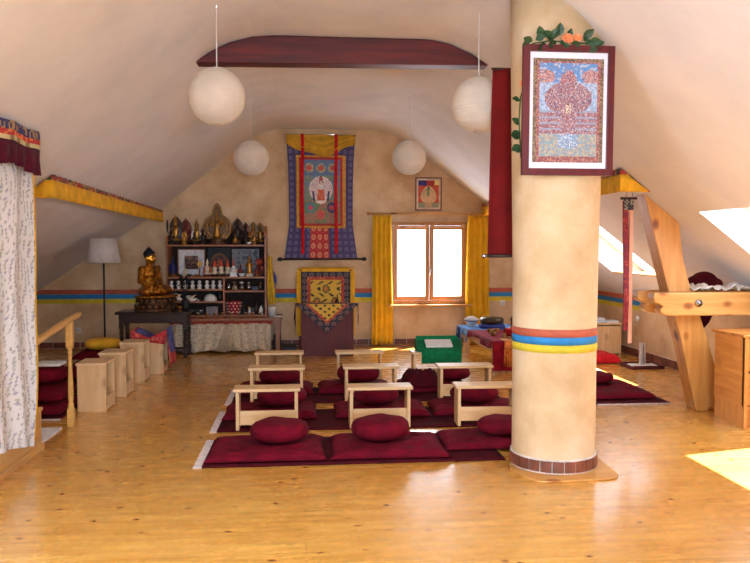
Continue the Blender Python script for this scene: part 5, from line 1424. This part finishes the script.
MB().box(-.035, .035, -.03, .03, .04, .32).build('holder', M('pale_grey_metal', (196, 190, 186), .4, .3, .05), bs, bevel=.006)
MB().box(-.006, .006, -.034, -.03, .06, .3).build('slot', M('slot_grey', (120, 116, 114), .5), bs)

# chest
ch = thing('chest', 'orange pine chest with overhanging top at the right edge before the leaning post', 'chest', (3.735, 6.05, 0))
MB().box(-.025, .80, -.025, .49, .785, .81).build('chest_top', m_chest, ch, bevel=.005)
MB().prism([(0, .19), (.47, .19), (.47, .785), (0, .785)], 'x', 0, .025).build('side_panel', wood('orange_pine_side', (196, 124, 56), (226, 162, 88), 1, .8, .35, knots=.2), ch, bevel=.003)
MB().box(.008, .03, .0, .47, 0, .19).build('side_plinth', m_chest_v, ch)
MB().box(0, .03, -.012, .03, 0, .785).build('corner_stile', m_chest_v, ch, bevel=.003); MB().box(.75, .78, -.012, .03, 0, .785).build('corner_stile', m_chest_v, ch, bevel=.003)
MB().box(.76, .78, .03, .47, 0, .785).build('side_panel', m_chest_v, ch)
MB().box(.025, .76, .45, .47, 0, .785).build('back_panel', m_chest, ch)
for z_ in (.20, .50):
    d_ = MB().box(.034, .745, -.008, .02, z_, z_ + .275).build('drawer', m_chest, ch, bevel=.004)
    MB().lathe([(.012, 0), (.012, .012), (.022, .02), (.018, .03)], n=14).build('knob', m_chest_v, d_, loc=(.39, -.008, z_ + .14), rot=(PI / 2, 0, 0))
MB().box(.03, .75, .01, .03, 0, .19).build('plinth', m_chest, ch)

# papers and robe on the timber beams
def sheet(label, loc, w_, d_, seed, mt, rz=0):
    o = MB().surf(lambda u, v: ((u - .5) * w_, (v - .5) * d_, .02 + .065 * abs(nz(u * 3 + seed, v * 3, seed)) * (1 - (2 * u - 1) ** 4) + .025 * nz(u * 11, v * 9, seed)), 30, 20).build('white_cloth', mt, loc=loc, rot=(0, 0, rz), solid=.006)
    return tag(o, label, 'cloth', 'white cloths lying on the timber beam')
sheet('crumpled white cloth on the timber beam next to the leaning post', (3.78, 6.86, 1.141), .36, .34, 2, m_paper, .1)
sheet('larger crumpled white cloth on the timber beam at the right picture edge', (4.12, 6.84, 1.141), .34, .36, 6, m_paper, -.1)
rb2 = thing('folded_robe', 'dark maroon robe bundled on the rear beam and hanging below it', 'robe', (3.93, 7.02, 1.14))
bb = MB()
for (x, y, z, a, b_, c_) in ((0, .06, .09, .13, .1, .09), (-.09, .05, .07, .09, .09, .07), (.09, .06, .06, .1, .09, .06), (.02, .02, .05, .15, .1, .05)): bb.ell((x, y, z), (a, b_, c_), 16, 10)
bb.build('bundle', m_maroon_d, rb2, remesh=.012)
MB().surf(lambda u, v: (-.13 + .24 * u + .02 * math.sin(v * 4), .085 + .012 * math.sin(u * 14), .06 - .50 * (1 - v) * (1 - .35 * abs(2 * u - 1))), 24, 20).build('hanging_part', m_maroon_d, rb2, solid=.012)
